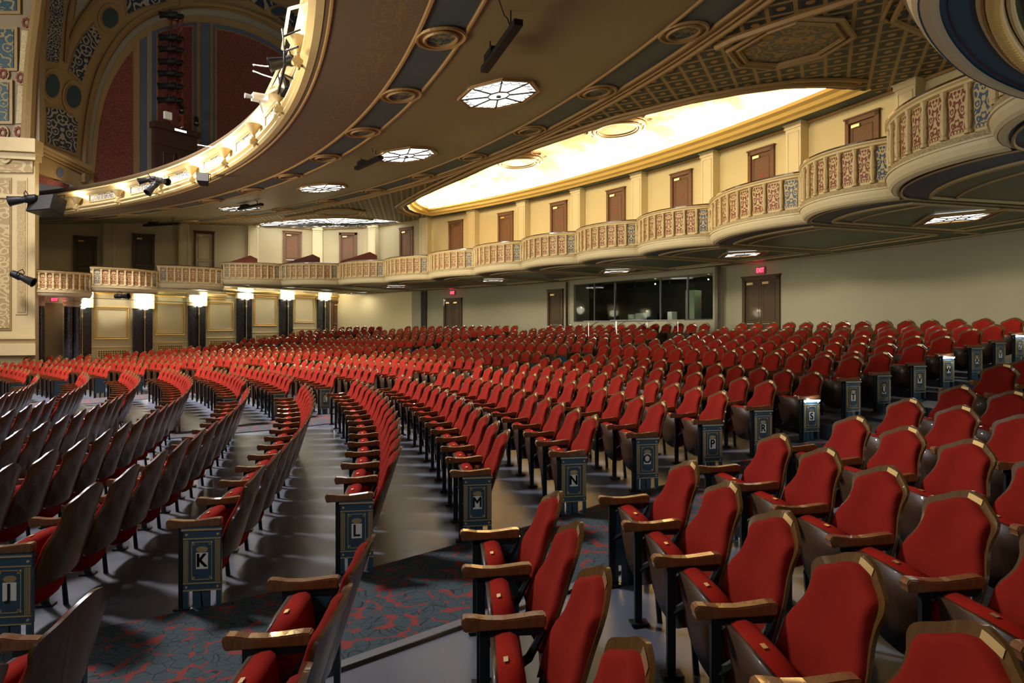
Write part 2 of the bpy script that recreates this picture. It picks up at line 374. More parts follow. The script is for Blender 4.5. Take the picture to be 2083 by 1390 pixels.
def ringed(mb, rings):
    n = len(rings[0])
    for a, b in zip(rings[:-1], rings[1:]):
        mb.add(list(a)+list(b), [(i, (i+1) % n, n+(i+1) % n, n+i) for i in range(n)])
def fan_grid(mb, out, d, flip=False):
    """fill the outline by pairing left and right points into cross strips so the bend is kept"""
    h = len(out)//2+1
    L = out[:h]; R = [out[0]]+out[:h-1:-1]+[out[h-1]]
    K = 6
    for i in range(len(L)-1):
        for k in range(K):
            q = []
            for (a, b, t) in ((i, 0, k), (i, 0, k+1), (i+1, 0, k+1), (i+1, 0, k)):
                y = L[a][0]+(R[a][0]-L[a][0])*t/K; q.append(backpt(y, L[a][1], d))
            if (q[0]-q[1]).length < 1e-5: q = [q[0], q[2], q[3]]
            elif (q[2]-q[3]).length < 1e-5: q = q[:3]
            if flip: q = q[::-1]
            mb.add(q, [tuple(range(len(q)))])
def weld(o, d=1e-4):
    bm = bmesh.new(); bm.from_mesh(o.data); bmesh.ops.remove_doubles(bm, verts=bm.verts, dist=d); bmesh.ops.recalc_face_normals(bm, faces=bm.faces); bm.to_mesh(o.data); bm.free()
def inset_outline(sx, v0, dv):
    return [(y*sx, v0+(v-0)*(.597-dv-v0)/.597) for y, v in outline()]
def seat_meshes():
    parts = {}
    o = outline()
    mb = MB(); fan_grid(mb, o, 0.); fan_grid(mb, o, .016, True)
    ringed(mb, [[backpt(y, v, 0) for y, v in o], [backpt(y, v, .016) for y, v in o]])
    s = mb.build('backrest', M['wood'], smooth=True); weld(s); s.data.polygons.foreach_set('use_smooth', [True]*len(s.data.polygons)); s.data.set_sharp_from_angle(angle=math.radians(50)); parts['backrest'] = s
    # velvet pad: stays inside the crown, full width below
    pad = []
    for y, v in HALF:
        vv = .10+v*(.562-.10)/.597
        # follow the shell outline at that height
        hw = np.interp(vv, [q[1] for q in HALF if q[1] < .51], [q[0] for q in HALF if q[1] < .51])
        if y == 0: x_ = 0
        elif v > .497: x_ = y*.80
        else: x_ = min(hw, y if v < .03 else hw)-(.012+.014*min(1, max(0, (vv-.26)/.12))+.020*min(1, max(0, (vv-.40)/.08)))
        pad.append((x_, vv))
    po = pad+[(-y, v) for y, v in pad[-2:0:-1]]
    mb = MB(); cv = .32
    def sc(f, g_): return [(y*f, cv+(v-cv)*g_) for y, v in po]
    ringed(mb, [[backpt(y, v, .014) for y, v in po], [backpt(y, v, .035) for y, v in po], [backpt(y, v, .05) for y, v in sc(.95, .975)], [backpt(y, v, .058) for y, v in sc(.86, .93)]])
    fan_grid(mb, sc(.86, .93), .058, True)
    s = mb.build('back_cushion', M['velvet']); weld(s, 2e-4); s.data.polygons.foreach_set('use_smooth', [True]*len(s.data.polygons)); parts['back_cushion'] = s
    # name plate on the crown
    mb = MB()
    for k in range(4):
        y0 = -.085+.09*k/4; y1 = y0+.0225; d0, d1 = (.010*(1-abs(y)/.07) for y in (y0, y1))
        mb.quad(backpt(y0, .551+d0, .0195), backpt(y0, .577+d0, .0195), backpt(y1, .577+d1, .0195), backpt(y1, .551+d1, .0195))
    parts['name_plate'] = mb.build('name_plate', M['brass'])
    mb = MB()
    for k, wd in enumerate((.004, .007, .003, .006, .005, .004, .007)):
        y0 = -.032+k*.0095; mb.quad(backpt(y0, .568, .0196), backpt(y0, .573, .0196), backpt(y0+wd, .573, .0196), backpt(y0+wd, .568, .0196))
    parts['plate_engraving'] = mb.build('plate_engraving', M['black'])
    # tipped-up seat: wooden pan towards the stage, velvet towards the back
    def spt(y, v, d): # v 0 bottom .. .40 top, d towards the back
        a = math.radians(9); return Vector((.155-math.sin(a)*v+math.cos(a)*d, .28+y, .135+math.cos(a)*v+math.sin(a)*d))
    so = [(0, 0), (.10, .008), (.17, .035), (.215, .085), (.23, .15), (.232, .25), (.23, .385), (0, .39)]
    so = so+[(-y, v) for y, v in so[-2:0:-1]]
    def disc(mb, pts, d, flip):
        h = len(pts)//2+1; L = pts[:h]; R = [pts[0]]+pts[:h-1:-1]+[pts[h-1]]
        for i in range(h-1):
            q = [spt(L[i][0], L[i][1], d), spt(R[i][0], R[i][1], d), spt(R[i+1][0], R[i+1][1], d), spt(L[i+1][0], L[i+1][1], d)]
            if (q[0]-q[1]).length < 1e-5: q = [q[0], q[2], q[3]]
            elif (q[2]-q[3]).length < 1e-5: q = q[:3]
            mb.add(q[::-1] if flip else q, [tuple(range(len(q)))])
    mb = MB(); disc(mb, so, 0, False); disc(mb, so, .022, True); ringed(mb, [[spt(y, v, 0) for y, v in so], [spt(y, v, .022) for y, v in so]])
    s = mb.build('seat', M['wood_d'], smooth=True); weld(s); parts['seat'] = s
    mb = MB(); f = lambda q, w_: [(y*q, .2+(v-.2)*w_) for y, v in so]
    rg = [(1, 1, .02), (1.0, 1.02, .05), (.985, 1.01, .08), (.93, .96, .10), (.8, .86, .112)]
    ringed(mb, [[spt(y, v, d) for y, v in f(a, b)] for a, b, d in rg]); disc(mb, f(.8, .86), .112, True)
    s = mb.build('seat_cushion', M['velvet_pan']); weld(s); s.data.polygons.foreach_set('use_smooth', [True]*len(s.data.polygons)); parts['seat_cushion'] = s
    mb = MB(); mb.quad(spt(-.018, .4005, .045), spt(.018, .4005, .045), spt(.018, .4005, .062), spt(-.018, .4005, .062)); parts['number_plate'] = mb.build('number_plate', M['brass'])
    # armrest: waved top, scroll at the tip
    top = [(-.012, -.03), (-.018, -.014), (-.012, .0), (.0, .006), (.03, .004), (.08, -.004), (.15, -.006), (.22, .001), (.28, .008), (.315, .008), (.318, -.004), (.316, -.040), (.02, -.050), (.0, -.052), (-.01, -.045)]
    mb = MB(); T = Matrix(((1, 0, 0, 0), (0, 0, -1, .027), (0, 1, 0, HARM), (0, 0, 0, 1)))
    mb.prism(top, .054, T)
    mb.lathe([(0, -.029), (.019, -.029), (.021, -.0285), (.021, .0285), (.019, .029), (0, .029)], n=14, T=Matrix.Translation((.006, 0, HARM-.022)) @ Matrix.Rotation(PI/2, 4, 'X'))
    s = mb.build('armrest', M['wood_arm']); 
    bm = bmesh.new(); bm.from_mesh(s.data); bmesh.ops.bevel(bm, geom=[e for e in bm.edges if e.calc_face_angle(0) > 1.0], offset=.005, segments=2, affect='EDGES'); bm.to_mesh(s.data); bm.free()
    parts['armrest'] = s
    # cast iron standard
    mb = MB()
    mb.box(.055, .095, -.012, .012, .0, HARM-.04); mb.box(.03, .13, -.035, .035, 0, .012)
    mb.box(.055, .31, -.012, .012, HARM-.075, HARM-.04)
    mb.tube([(.085, 0, .30), (.15, 0, .335), (.25, 0, .40), (.31, 0, .51)], [.016, .02, .018, .014], 6)
    mb.tube([(.075, 0, .42), (.10, 0, .475), (.15, 0, .50)], .008, 5)
    mb.tube([(.20, .0, .30), (.185, 0, .18), (.20, 0, .0)], [.016, .014, .016], 6)
    mb.lathe([(.0, -.03), (.034, -.03), (.038, 0), (.034, .03), (0, .03)], n=10, T=Matrix.Translation((.2, 0, .31)) @ Matrix.Rotation(PI/2, 4, 'X'))
    s = mb.build('standard', M['iron'], smooth=True); parts['standard'] = s
    for p in parts.values(): COL.objects.unlink(p)
    return parts
SP = seat_meshes()
# decorated aisle end panel: local x .05..-.33 across, faces -y
def end_panel_meshes():
    q = {}
    x0, x1 = .090, .318; zb, zt = .125, .515
    mb = MB(); mb.box(x0, x1, -.028, 0, zb, zt+.012); mb.box(x0-.008, x1+.008, -.036, 0, zt-.012, zt+.012)
    for a in (x0, x1-.03): mb.box(a, a+.03, -.03, -.005, 0, zb)
    mb.box(x0+.05, x1-.07, -.012, -.004, 0.01, zb); mb.box(x0, x1, -.034, -.0, .0, .012)
    q['end_panel'] = mb.build('end_panel', M['navy'])
    mb = MB(); y = -.031
    def bar(xa, xb, za, zb_, d=0): mb.box(xa, xb, y-.005-d, y+.004, za, zb_)
    bar(x0-.008, x1+.008, zt-.006, zt+.004, .007); bar(x0, x1, zt-.062, zt-.056); bar(x0, x1, zb+.044, zb+.05); bar(x0, x1, zb-.001, zb+.005)
    for k in range(4):
        for a in (x0+.004+k*.008, x1-.009-k*.008): bar(a, a+.004, zb+.055, zt-.068)
    fx0, fx1, fz0, fz1 = x0+.052, x1-.052, zb+.068, zt-.08; n = .018; t = .0035
    for xa, xb, za, zb_ in ((fx0+n, fx1-n, fz1-t, fz1), (fx0+n, fx1-n, fz0, fz0+t), (fx0, fx0+t, fz0+n, fz1-n), (fx1-t, fx1, fz0+n, fz1-n)): bar(xa, xb, za, zb_)
    for sx, xx in ((1, fx0), (-1, fx1)):
        for sz, zz in ((1, fz0), (-1, fz1)):
            xi = xx+sx*n; zi = zz+sz*n
            bar(min(xx, xi), max(xx, xi), zi-t/2, zi+t/2); bar(xi-t/2, xi+t/2, min(zz, zi), max(zz, zi))
            mb.lathe([(0, 0), (.009, 0), (.006, .006), (0, .008)], n=8, T=Matrix.Translation((xx+sx*.006, y+.004, zz+sz*.006)) @ Matrix.Rotation(PI/2, 4, 'X'))
    for a in (x0+.02, x1-.02):
        for zz in (zt-.035, zb+.022): mb.lathe([(0, 0), (.010, 0), (.007, .007), (0, .009)], n=8, T=Matrix.Translation((a, y+.004, zz)) @ Matrix.Rotation(PI/2, 4, 'X'))
    q['gilt_ornament'] = mb.build('gilt_ornament', M['gilt'])
    mb = MB(); mb.lathe([(0, 0), (1, 0), (1, .003), (0, .0035)], n=16, T=Matrix.Translation(((x0+x1)/2, -.028, .385)) @ Matrix.Diagonal((.036, 1, .019, 1)) @ Matrix.Rotation(PI/2, 4, 'X'))
    q['row_badge'] = mb.build('row_badge', M['brass'])
    mb = MB(); xc = (x0+x1)/2; mb.box(xc-.036, xc+.036, -.033, -.028, .262, .365); q['letter_plate'] = mb.build('letter_plate', M['white'])
    for p in q.values(): COL.objects.unlink(p)
    return q
EP = end_panel_meshes(); EXC = .2015
LETTERS = {}
mb = MB(); mb.box(.09, .31, -.046, -.037, HARM-.075, HARM-.056); LAMP = mb.build('aisle_lamp', mat('aisle_lamp_strip', (1, 1, 1), .4, emit=(.95, .97, 1), es=6)); COL.objects.unlink(LAMP)
def letter_mesh(l):
    if l not in LETTERS:
        me = text_mesh(l, .118, .001); bm = bmesh.new()
        for dx_ in (-.0032, -.0011, .0011, .0032):
            for dy_ in (-.0018, .0018):
                k_ = len(bm.verts); bm.from_mesh(me); bm.verts.ensure_lookup_table()
                for q_ in bm.verts[k_:]: q_.co += Vector((dx_, dy_, 0))
        bm.to_mesh(me); bm.free(); me.materials.append(M['black']); LETTERS[l] = me
    return LETTERS[l]
def child(me_or_o, name, parent, m=None):
    o = me_or_o.copy() if isinstance(me_or_o, bpy.types.Object) else bpy.data.objects.new(name, me_or_o)
    COL.objects.link(o); o.parent = parent
    if m: o.matrix_local = m
    return o
BLK = {1: 'the nearest block on the camera side of the first aisle', 2: 'the curved block beyond the first aisle', 3: 'the block beyond the second aisle', 4: 'the block beyond the third aisle', 5: 'the farthest block by the left wall'}
GRP = {1: 'seats in the nearest block', 2: 'seats in the curved middle block', 3: 'seats beyond the second aisle', 4: 'seats beyond the third aisle', 5: 'seats by the far left wall'}
seats = []   # (row, block, i from aisle, r, theta of its near arm, z, has_panel_near, end_arm_far)
WL0, WLd = np.array((-19.3, 24.95)), np.array((.557, .83))
def inside_far(r, th):
    p = np.array((CX+r*math.cos(th), CY+r*math.sin(th))) - WL0
    return (p[0]*WLd[1]-p[1]*WLd[0]) > .75
for l in LET:
    r, z = RR[l], ZA[l]-HARM; dth = S/(r+.3)
    a = t1(r)                                      # block 1: runs towards the camera from the aisle
    for i in range(9):
        seats.append((l, 1, i, r, a-(i+1)*dth, z, False, i == 0))
    for i in range(14): seats.append((l, 2, i, r, T2[l]+i*dth, z, i == 0, i == 13))
    e3 = .742-1.5/r; n3 = int((e3-T3[l])/dth+.5)
    for i in range(n3): seats.append((l, 3, i, r, T3[l]+i*dth, z, i == 0, i == n3-1))
    for i in range(14): seats.append((l, 4, i, r, .742+i*dth, z, i == 0, i == 13))
    s5 = .742+14*dth+1.5/r
    for i in range(16):
        if inside_far(r, s5+(i+1)*dth): seats.append((l, 5, i, r, s5+i*dth, z, i == 0, False))
def vis(s):
    p = P(s[3]+.3, s[4]+.01, s[5]+.5)
    if p.y < .9: return None
    x = 1041.5+F*p.x/p.y; y = HY-F*p.z/p.y; m = .45*F/p.y
    if x < -m or x > 2083+m or y > 1390+m*1.2: return None
    if s[0] in 'XY' and s[1] == 3 and 1318 < x < 1475: return None      # gap left for the mixing position
    return p.length
vs_ = [(vis(s), s) for s in seats]; vs_ = sorted([(d, s) for d, s in vs_ if d], key=lambda q: q[0])
def seat_matrix(s): return Matrix.Translation(P(s[3], s[4], s[5])) @ Matrix.Rotation(s[4]+.28/(s[3]+.3), 4, 'Z')
NIND = 300
for d, s in vs_[:NIND]:
    l, b, i = s[:3]
    m = seat_matrix(s); e = empty('theatre_seat', m.translation, m.to_euler().z)
    first = 'at the aisle end' if i == 0 else '%s from the aisle end' % ORD[i]
    if b == 1: lab = 'red velvet seat %s in the nearest block, level with row %s' % (first, l)
    elif b == 2: lab = 'red velvet seat %s in row %s, curved block' % (first, l)
    else: lab = 'red velvet seat %s in row %s past the %s aisle' % (first, l, {3: 'second', 4: 'third', 5: 'fourth'}[b])
    tag(e, lab, 'theatre seat', GRP[b])
    br = child(SP['backrest'], 'backrest', e); child(SP['back_cushion'], 'back_cushion', br)
    if d < 14:
        npl = child(SP['name_plate'], 'name_plate', br)
    st = child(SP['seat'], 'seat', e); child(SP['seat_cushion'], 'seat_cushion', st)
    if d < 9: child(SP['number_plate'], 'number_plate', st)
    child(SP['armrest'], 'armrest', e); child(SP['standard'], 'standard', e)
    if s[7]:
        ex = Matrix.Translation((0, S, 0)); child(SP['armrest'], 'armrest', e, ex); child(SP['standard'], 'standard', e, ex)
        if b == 1:
            ex2 = Matrix.Translation((0, S, 0)) @ Matrix.Diagonal((1, -1, 1, 1))
            p = child(EP['end_panel'], 'end_panel', e, ex2); child(EP['gilt_ornament'], 'gilt_ornament', p)
    if s[6] and l in 'SWZ' and b == 2:
        o = child(LAMP, 'aisle_lamp', e); point('aisle_lamp_light', m @ Vector((.2, -.09, HARM-.06)), .7, (.9, .95, 1), .02)
    if s[6]:
        p = child(EP['end_panel'], 'end_panel', e); child(EP['gilt_ornament'], 'gilt_ornament', p); child(EP['row_badge'], 'row_badge', p)
        lp = child(EP['letter_plate'], 'letter_plate', p); lp['label'] = 'white plate with black row letter '+l
        child(letter_mesh(l), 'row_letter', p, Matrix.Translation((EXC, -.0345, .313)) @ Matrix.Rotation(PI/2, 4, 'X') @ Matrix.Diagonal((.86, 1, 1, 1)))
# the distant remainder as one object
def tri(o, T=None):
    me = o.data; n = len(me.vertices); v = np.empty(n*3); me.vertices.foreach_get('co', v); v = v.reshape(-1, 3)
    if T is not None: v = np.array([tuple(T @ Vector(p)) for p in v])
    return v, [list(p.vertices) for p in me.polygons]
def lowseat():
    out = []
    mb = MB(); q = [HALF0[i] for i in (0, 2, 5, 8, 11, 14, 16)]; q = q+[(-y, v) for y, v in q[-2:0:-1]]
    def strip(pts, d, flip):
        h = len(pts)//2+1; L = pts[:h]; R = [pts[0]]+pts[:h-1:-1]+[pts[h-1]]
        for a in range(h-1):
            for (ya, yb, yc, yd) in ((L[a][0], 0, 0, L[a+1][0]), (0, R[a][0], R[a+1][0], 0)):
                qq = [backpt(ya, L[a][1], d), backpt(yb, L[a][1], d), backpt(yc, L[a+1][1], d), backpt(yd, L[a+1][1], d)]
                if (qq[0]-qq[1]).length < 1e-5: qq = [qq[0], qq[2], qq[3]]
                elif (qq[2]-qq[3]).length < 1e-5: qq = qq[:3]
                mb.add(qq[::-1] if flip else qq, [tuple(range(len(qq)))])
    mb.cur = 0; strip(q, 0, False); ringed(mb, [[backpt(y, v, 0) for y, v in q], [backpt(y, v, .02) for y, v in q]]); strip(q, .02, True)
    q2 = [(y*.9, .09+v*.76) for y, v in q]; q3 = [(y*.8, .12+v*.7) for y, v in q]
    mb.cur = 1; ringed(mb, [[backpt(y, v, .02) for y, v in q2], [backpt(y, v, .05) for y, v in q3]]); strip(q3, .05, True)
    mb.cur = 6; mb.box(.115, .15, .06, .5, .16, .53); mb.cur = 1; mb.box(.15, .24, .06, .5, .15, .535)
    mb.cur = 2; mb.box(-.01, .31, -.027, .027, HARM-.04, HARM)
    mb.cur = 3; mb.box(.055, .095, -.012, .012, 0, HARM-.04); mb.box(.19, .22, -.012, .012, 0, .45)
    mb.cur = 4; mb.quad(backpt(-.045, .560, .026), backpt(-.045, .582, .026), backpt(.045, .582, .026), backpt(.045, .560, .026))
    return mb
lo = lowseat(); LV = np.array(lo.v); big_v = []; big_f = []; big_m = []; off = 0
pan = MB(); pan.cur = 5; pan.box(.078, .325, -.03, 0, .135, .525); pan.cur = 3; pan.box(.078, .108, -.03, 0, 0, .135); pan.box(.295, .325, -.03, 0, 0, .135); PV = np.array(pan.v)
pan.cur = 2
for d, s in vs_[NIND:]:
    m = np.array(seat_matrix(s)); 
    for V_, mb_ in ((LV, lo),)+(((PV, pan),) if s[6] else ()):
        big_v.append(V_ @ m[:3, :3].T + m[:3, 3]); big_f += [[off+k for k in f] for f in mb_.f]; big_m += mb_.mi; off += len(V_)
me = bpy.data.meshes.new('theatre_seats'); me.from_pydata(np.concatenate(big_v).tolist(), [], big_f)
for k in ('wood', 'velvet', 'wood_arm', 'iron', 'brass', 'navy', 'wood_d'): me.materials.append(M[k])
me.polygons.foreach_set('material_index', big_m)
o = bpy.data.objects.new('theatre_seats', me); COL.objects.link(o)
tag(o, 'hundreds of distant red velvet seats in curved rows towards the back and far left of the hall', 'theatre seats', None, 'stuff')
print('SEATS', len(vs_), 'individual', NIND)
# ------------------------------------------------------------------ frames and walls
def frame(o, dx, nrm, z=0.):
    """local x along dx, local y up, local z along nrm (out of the wall into the room)"""
    dx = Vector((dx[0], dx[1], 0)).normalized(); n = Vector((nrm[0], nrm[1], 0)).normalized()
    return Matrix(((dx.x, 0, n.x, o[0]), (dx.y, 0, n.y, o[1]), (0, 1, 0, z), (0, 0, 0, 1)))
def arc_frame(r, th, z=0.):      # facing the stage centre; x runs so that frame is right handed
    n = (-math.cos(th), -math.sin(th)); dx = (math.sin(th), -math.cos(th)); dx = (-n[1], n[0]); dx = (dx[0]*-1, dx[1]*-1)
    dxv = Vector((0, 0, 1)).cross(Vector((n[0], n[1], 0)))
    p = P(r, th); return frame((p.x, p.y), (dxv.x, dxv.y), n, z)
def wall(name, pts, z0, z1, m, t=.25):
    mb = MB(); n = len(pts); q = []
    for i, p in enumerate(pts):
        a = Vector(pts[max(i-1, 0)]); b = Vector(pts[min(i+1, n-1)]); d = (b-a).normalized(); q.append((Vector(p)+Vector((d.y, -d.x))*t))
    for i in range(n-1):
        a, b, c, d = pts[i], pts[i+1], q[i+1], q[i]
        vs = [(*a, z0), (*b, z0), (*c, z0), (*d, z0), (*a, z1), (*b, z1), (*c, z1), (*d, z1)]
        mb.add(vs, [(3, 2, 1, 0), (4, 5, 6, 7), (0, 1, 5, 4), (2, 3, 7, 6), (1, 2, 6, 5), (3, 0, 4, 7)])
    return wtag(name, mb, m, kind='structure')
def arcpts(R, a, b, n): return [tuple(P(R, a+(b-a)*i/n).xy) for i in range(n+1)]
ZS = 2.13
WB = 42.6
def lw(i, d=0.): return Vector((-10.84-1.4*i, 37.5-2.09*i))+Vector((.83, -.557))*d     # lower left wall, i = pilaster number
# back wall in three stretches round the control booth
thL = 1.118
wall('wall_back', arcpts(WB, .15, .521, 12), -1.6, ZS, M['wall_g'])
wall('wall_rear_centre', arcpts(WB, .712, .958, 10), -1.6, ZS, M['wall_g'])
wall('wall_rear_left', arcpts(WB, .958, thL, 6), -1.6, ZS, M['wall_y'])  # yellow light on this stretch is part of its wall tone
wall('wall_left', [tuple(lw(-.9)), tuple(lw(6.1))], -3.2, 2.2, M['wall_y'])
wall('wall_right', [(14.5, 3.4), (2.0, -.55)], -3.2, 9., M['wall_g'])
wall('wall_camera', [(2.0, -.55), (-9, -4.5)], -3.2, 9., M['wall_g'])
# box level wall: arc then short straight runs
up = arcpts(42., .16, 1.03, 44)+[(-10.9, 36.7), (-13.9, 35.3), (-17., 33.9), (-20., 32.6), (-23., 31.2)]
wall('wall_boxes', up[:40], 2.2, 6.6, M['wall_y'])  # yellower than the left runs: the warm light is put into the colour
wall('wall_boxes_left', up[39:46]+[up[46]], 2.12, 6.6, M['wall'])
wall('wall_boxes_far', up[46:], 1.3, 6.6, M['wall'])
upv = [np.array(p) for p in up]
def rmax(th):
    d = np.array((math.cos(th), math.sin(th))); c = np.array((CX, CY)); best = 42.
    for a, b in zip(upv[:-1], upv[1:]):
        e = b-a; den = d[0]*e[1]-d[1]*e[0]
        if abs(den) < 1e-9: continue
        q = a-c; t = (q[0]*e[1]-q[1]*e[0])/den; u = (q[0]*d[1]-q[1]*d[0])/den
        if -1e-6 <= u <= 1.000001 and t > 0: best = t
    return best
def cz(r): return 4.75+(min(r, 35)-28.6)*.115+max(0, r-35)*.044
# ------------------------------------------------------------------ ceiling under the balcony
LF = [(.376, 41.3), (.3765, 40.7), (.378, 40.1), (.382, 39.6), (.386, 39.2), (.403, 38.4), (.428, 37.65), (.477, 36.8), (.559, 36.3), (.633, 36.26), (.742, 36.9), (.80, 37.5), (.854, 38.35), (.875, 39.2), (.887, 40.), (.894, 40.7), (.897, 41.3)]
L2 = [(.962, 41.6), (.966, 40.3), (.978, 38.7), (1.0, 38.1), (1.026, 37.7), (1.05, 37.5), (1.074, 37.42), (1.10, 37.55), (1.121, 37.9), (1.132, 38.3)]
L3 = [(.313, 41.6), (.309, 40.3), (.297, 38.7), (.275, 38.1), (.249, 37.7), (.225, 37.5), (.2, 37.42)]
def itp(t, x):
    t = sorted(t); return float(np.interp(x, [p[0] for p in t], [p[1] for p in t]))
mb = MB(); TH = sorted(set([round(x, 4) for x in np.arange(-.12, 1.44, .008)]+[p[0] for p in LF+L2+L3]))
RB = [28.6, 29.4, 30.2, 30.9, 31.8, 33.2, 34.6, 35.35, 35.75]
def lat_uv(p, th):      # the coffer lattice is square to each half of the hall
    q = 1.125 if th < .6375 else .15
    return ((p.x*math.cos(q)+p.y*math.sin(q))/.46, (-p.x*math.sin(q)+p.y*math.cos(q))/.46)
for a, b in zip(TH[:-1], TH[1:]):
    def edge(th):
        if .376 <= th <= .897: return itp(LF, th)
        if .962 <= th <= 1.132: return min(itp(L2, th), rmax(th))
        return rmax(th)
    mid = (a+b)/2
    in1 = .376 <= mid <= .897; in2 = .962 <= mid <= 1.132
    def e2(th):
        if in1: return itp(LF, th)
        if in2: return min(itp(L2, th), rmax(th))
        return rmax(th)
    for j in range(len(RB)):
        def rr(th, k): return min(RB[k], e2(th)) if k < len(RB) else e2(th)
        ra0, ra1, rb0, rb1 = rr(a, j), rr(a, j+1), rr(b, j), rr(b, j+1)
        if ra1-ra0 < 1e-4 and rb1-rb0 < 1e-4: continue
        nsub = 1 if j < 8 else 6
        for q in range(nsub):
            A0, A1 = ra0+(ra1-ra0)*q/nsub, ra0+(ra1-ra0)*(q+1)/nsub; B0, B1 = rb0+(rb1-rb0)*q/nsub, rb0+(rb1-rb0)*(q+1)/nsub
            mi = (0, 0, 1, 2, 2, 2, 1, 4, 3)[j]
            if j == 8 and mid < .31 and (A0+A1)/2 > itp(L3, mid)+.3: mi = 1
            mb.cur = mi
            if mi == 0: uv = [(a*14, (A0-28.6)/1.6), (a*14, (A1-28.6)/1.6), (b*14, (B1-28.6)/1.6), (b*14, (B0-28.6)/1.6)]
            else: uv = [lat_uv(P(A0, a), mid), lat_uv(P(A1, a), mid), lat_uv(P(B1, b), mid), lat_uv(P(B0, b), mid)]
            qd = [P(A0, a, cz(A0)), P(A1, a, cz(A1)), P(B1, b, cz(B1)), P(B0, b, cz(B0))]
            mb.quad(*qd[::-1], uv=uv[::-1])
# strip between the great lunette and the wall
for a, b in zip(TH[:-1], TH[1:]):
    if .376 <= a and b <= .8971:
        mb.cur = 1; mb.quad(P(41.3, a, cz(41.3)), P(41.3, b, cz(41.3)), P(42, b, cz(42)), P(42, a, cz(42)), uv=[(0, 0)]*4)
o = mb.build('ceiling', [M['stencil'], M['navyceil'], M['ceil'], M['lattice'], M['gold']]); tag(o, kind='structure')
# balcony floor slab over it (keeps the dome light off the ceiling)
mb = MB(); pf = [(28.75, 5.5), (34, 6.6), (36, 7.25), (44, 8.6)]
tt = np.linspace(-.2, 1.45, 60)
for a, b in zip(tt[:-1], tt[1:]):
    for (r0, z0), (r1, z1) in zip(pf[:-1], pf[1:]): mb.quad(P(r0, a, z0), P(r1, a, z1), P(r1, b, z1), P(r0, b, z0))
    mb.quad(P(44, a, 8.6), P(44, a, 2.), P(44, b, 2.), P(44, b, 8.6))
wtag('floor_balcony', mb, M['ceil'], kind='structure')
# mouldings on the ceiling
tr = [2]
def trim(mb, m, smooth=True):
    o = mb.build('trim_%d' % tr[0], m, smooth=smooth); tr[0] += 1; tag(o, kind='structure'); return o
def arc_tube(r, a, b, dz=-.01, rad=.03, n=None, zf=None):
    n = n or int(abs(b-a)/.015)+2
    return [P(r, a+(b-a)*i/n, (zf or cz)(r)+dz) for i in range(n+1)]
mb = MB()
for r, rad in ((30.15, .04), (30.95, .035), (34.55, .035), (35.4, .045), (35.75, .05), (28.72, .03), (35.6, .025)): mb.tube(arc_tube(r, -.1, 1.33), rad, 6)
trim(mb, M['gold'])
mb = MB()
for lf, off in ((LF, .30), (LF, .62)):
    pts = []
    c = (.6375, 41.3)
    for th, r in lf:
        dx, dr = (th-c[0])*40, r-c[1]; L = math.hypot(dx, dr) or 1; th2, r2 = th+dx/L*off/40, r+dr/L*off
        if r < 41.25: pts.append(P(r2, th2, cz(r2)-.02))
    mb.tube(pts, .07 if off < .5 else .05, 6)
for lf in (L2, L3):
    pts = [P(r-.18, th, cz(r)-.02) for th, r in lf if r < 41]; mb.tube(pts, .06, 6)
    pts = [P(r-.42, th+(-.006 if lf is L2 and th < 1 else 0), cz(r)-.02) for th, r in lf if r < 41]; mb.tube(pts, .035, 6)
trim(mb, M['gold'])
# brown ring bands round the lunettes
mb = MB()
for lf in (LF,):
    prev = None
    for th, r in lf:
        if r > 41.25: continue
        dx, dr = (th-.6375)*40, r-41.3; L = math.hypot(dx, dr); q = [P(r+dr/L*o_, th+dx/L*o_/40, cz(r)-.012) for o_ in (.0, .3)]
        if prev: mb.quad(prev[0], prev[1], q[1], q[0])
        prev = q
trim(mb, mat('umber_paint', (.06, .022, .014), .5), False)
mb = MB(); prev = None
for th, r in LF:
    if r > 41.25: continue
    dx, dr = (th-.6375)*40, r-41.3; L = math.hypot(dx, dr); q = [P(r+dr/L*o_, th+dx/L*o_/40, cz(r)-.014) for o_ in (.32, .66)]
    if prev: mb.quad(prev[0], prev[1], q[1], q[0])
    prev = q
trim(mb, M['gold'], False)
def disc_on_ceiling(mb, r, th, a, b=None, dz=-.02, n=28):
    b = b or a; pts = []
    for k in range(n):
        q = 2*PI*k/n; rr = r+a*math.cos(q); tt_ = th+b*math.sin(q)/r; pts.append(P(rr, tt_, cz(rr)+dz))
    uv = [(math.cos(2*PI*k/n), math.sin(2*PI*k/n)) for k in range(n)]
    mb.add(pts, [tuple(range(n))], [uv]); return pts
for rb_, th0, dth_, ks, rad in ((34.95, .331, .0925, range(-4, 11), .36), (30.57, .350, .0955, range(-4, 10), .35)):
    for k in ks:
        th = th0+dth_*k
        mb = MB(); mb.cur = 0; disc_on_ceiling(mb, rb_, th, rad*1.2, rad*1.25, -.02)
        mb.cur = 0; pts = disc_on_ceiling(mb, rb_, th, rad*.78, rad*.85, -.05); mb.f.pop(); mb.mi.pop(); mb.uv.pop(); mb.tube(pts, .03, 5, True)
        pts = disc_on_ceiling(mb, rb_, th, rad*1.17, rad*1.22, -.03); mb.f.pop(); mb.mi.pop(); mb.uv.pop(); mb.tube(pts, .035, 5, True)
        mb.cur = 1; disc_on_ceiling(mb, rb_, th, rad*.76, rad*.83, -.035)
        o = mb.build('trim_%d' % tr[0], [M['gold'], M['tealscroll']]); tr[0] += 1; tag(o, kind='structure')
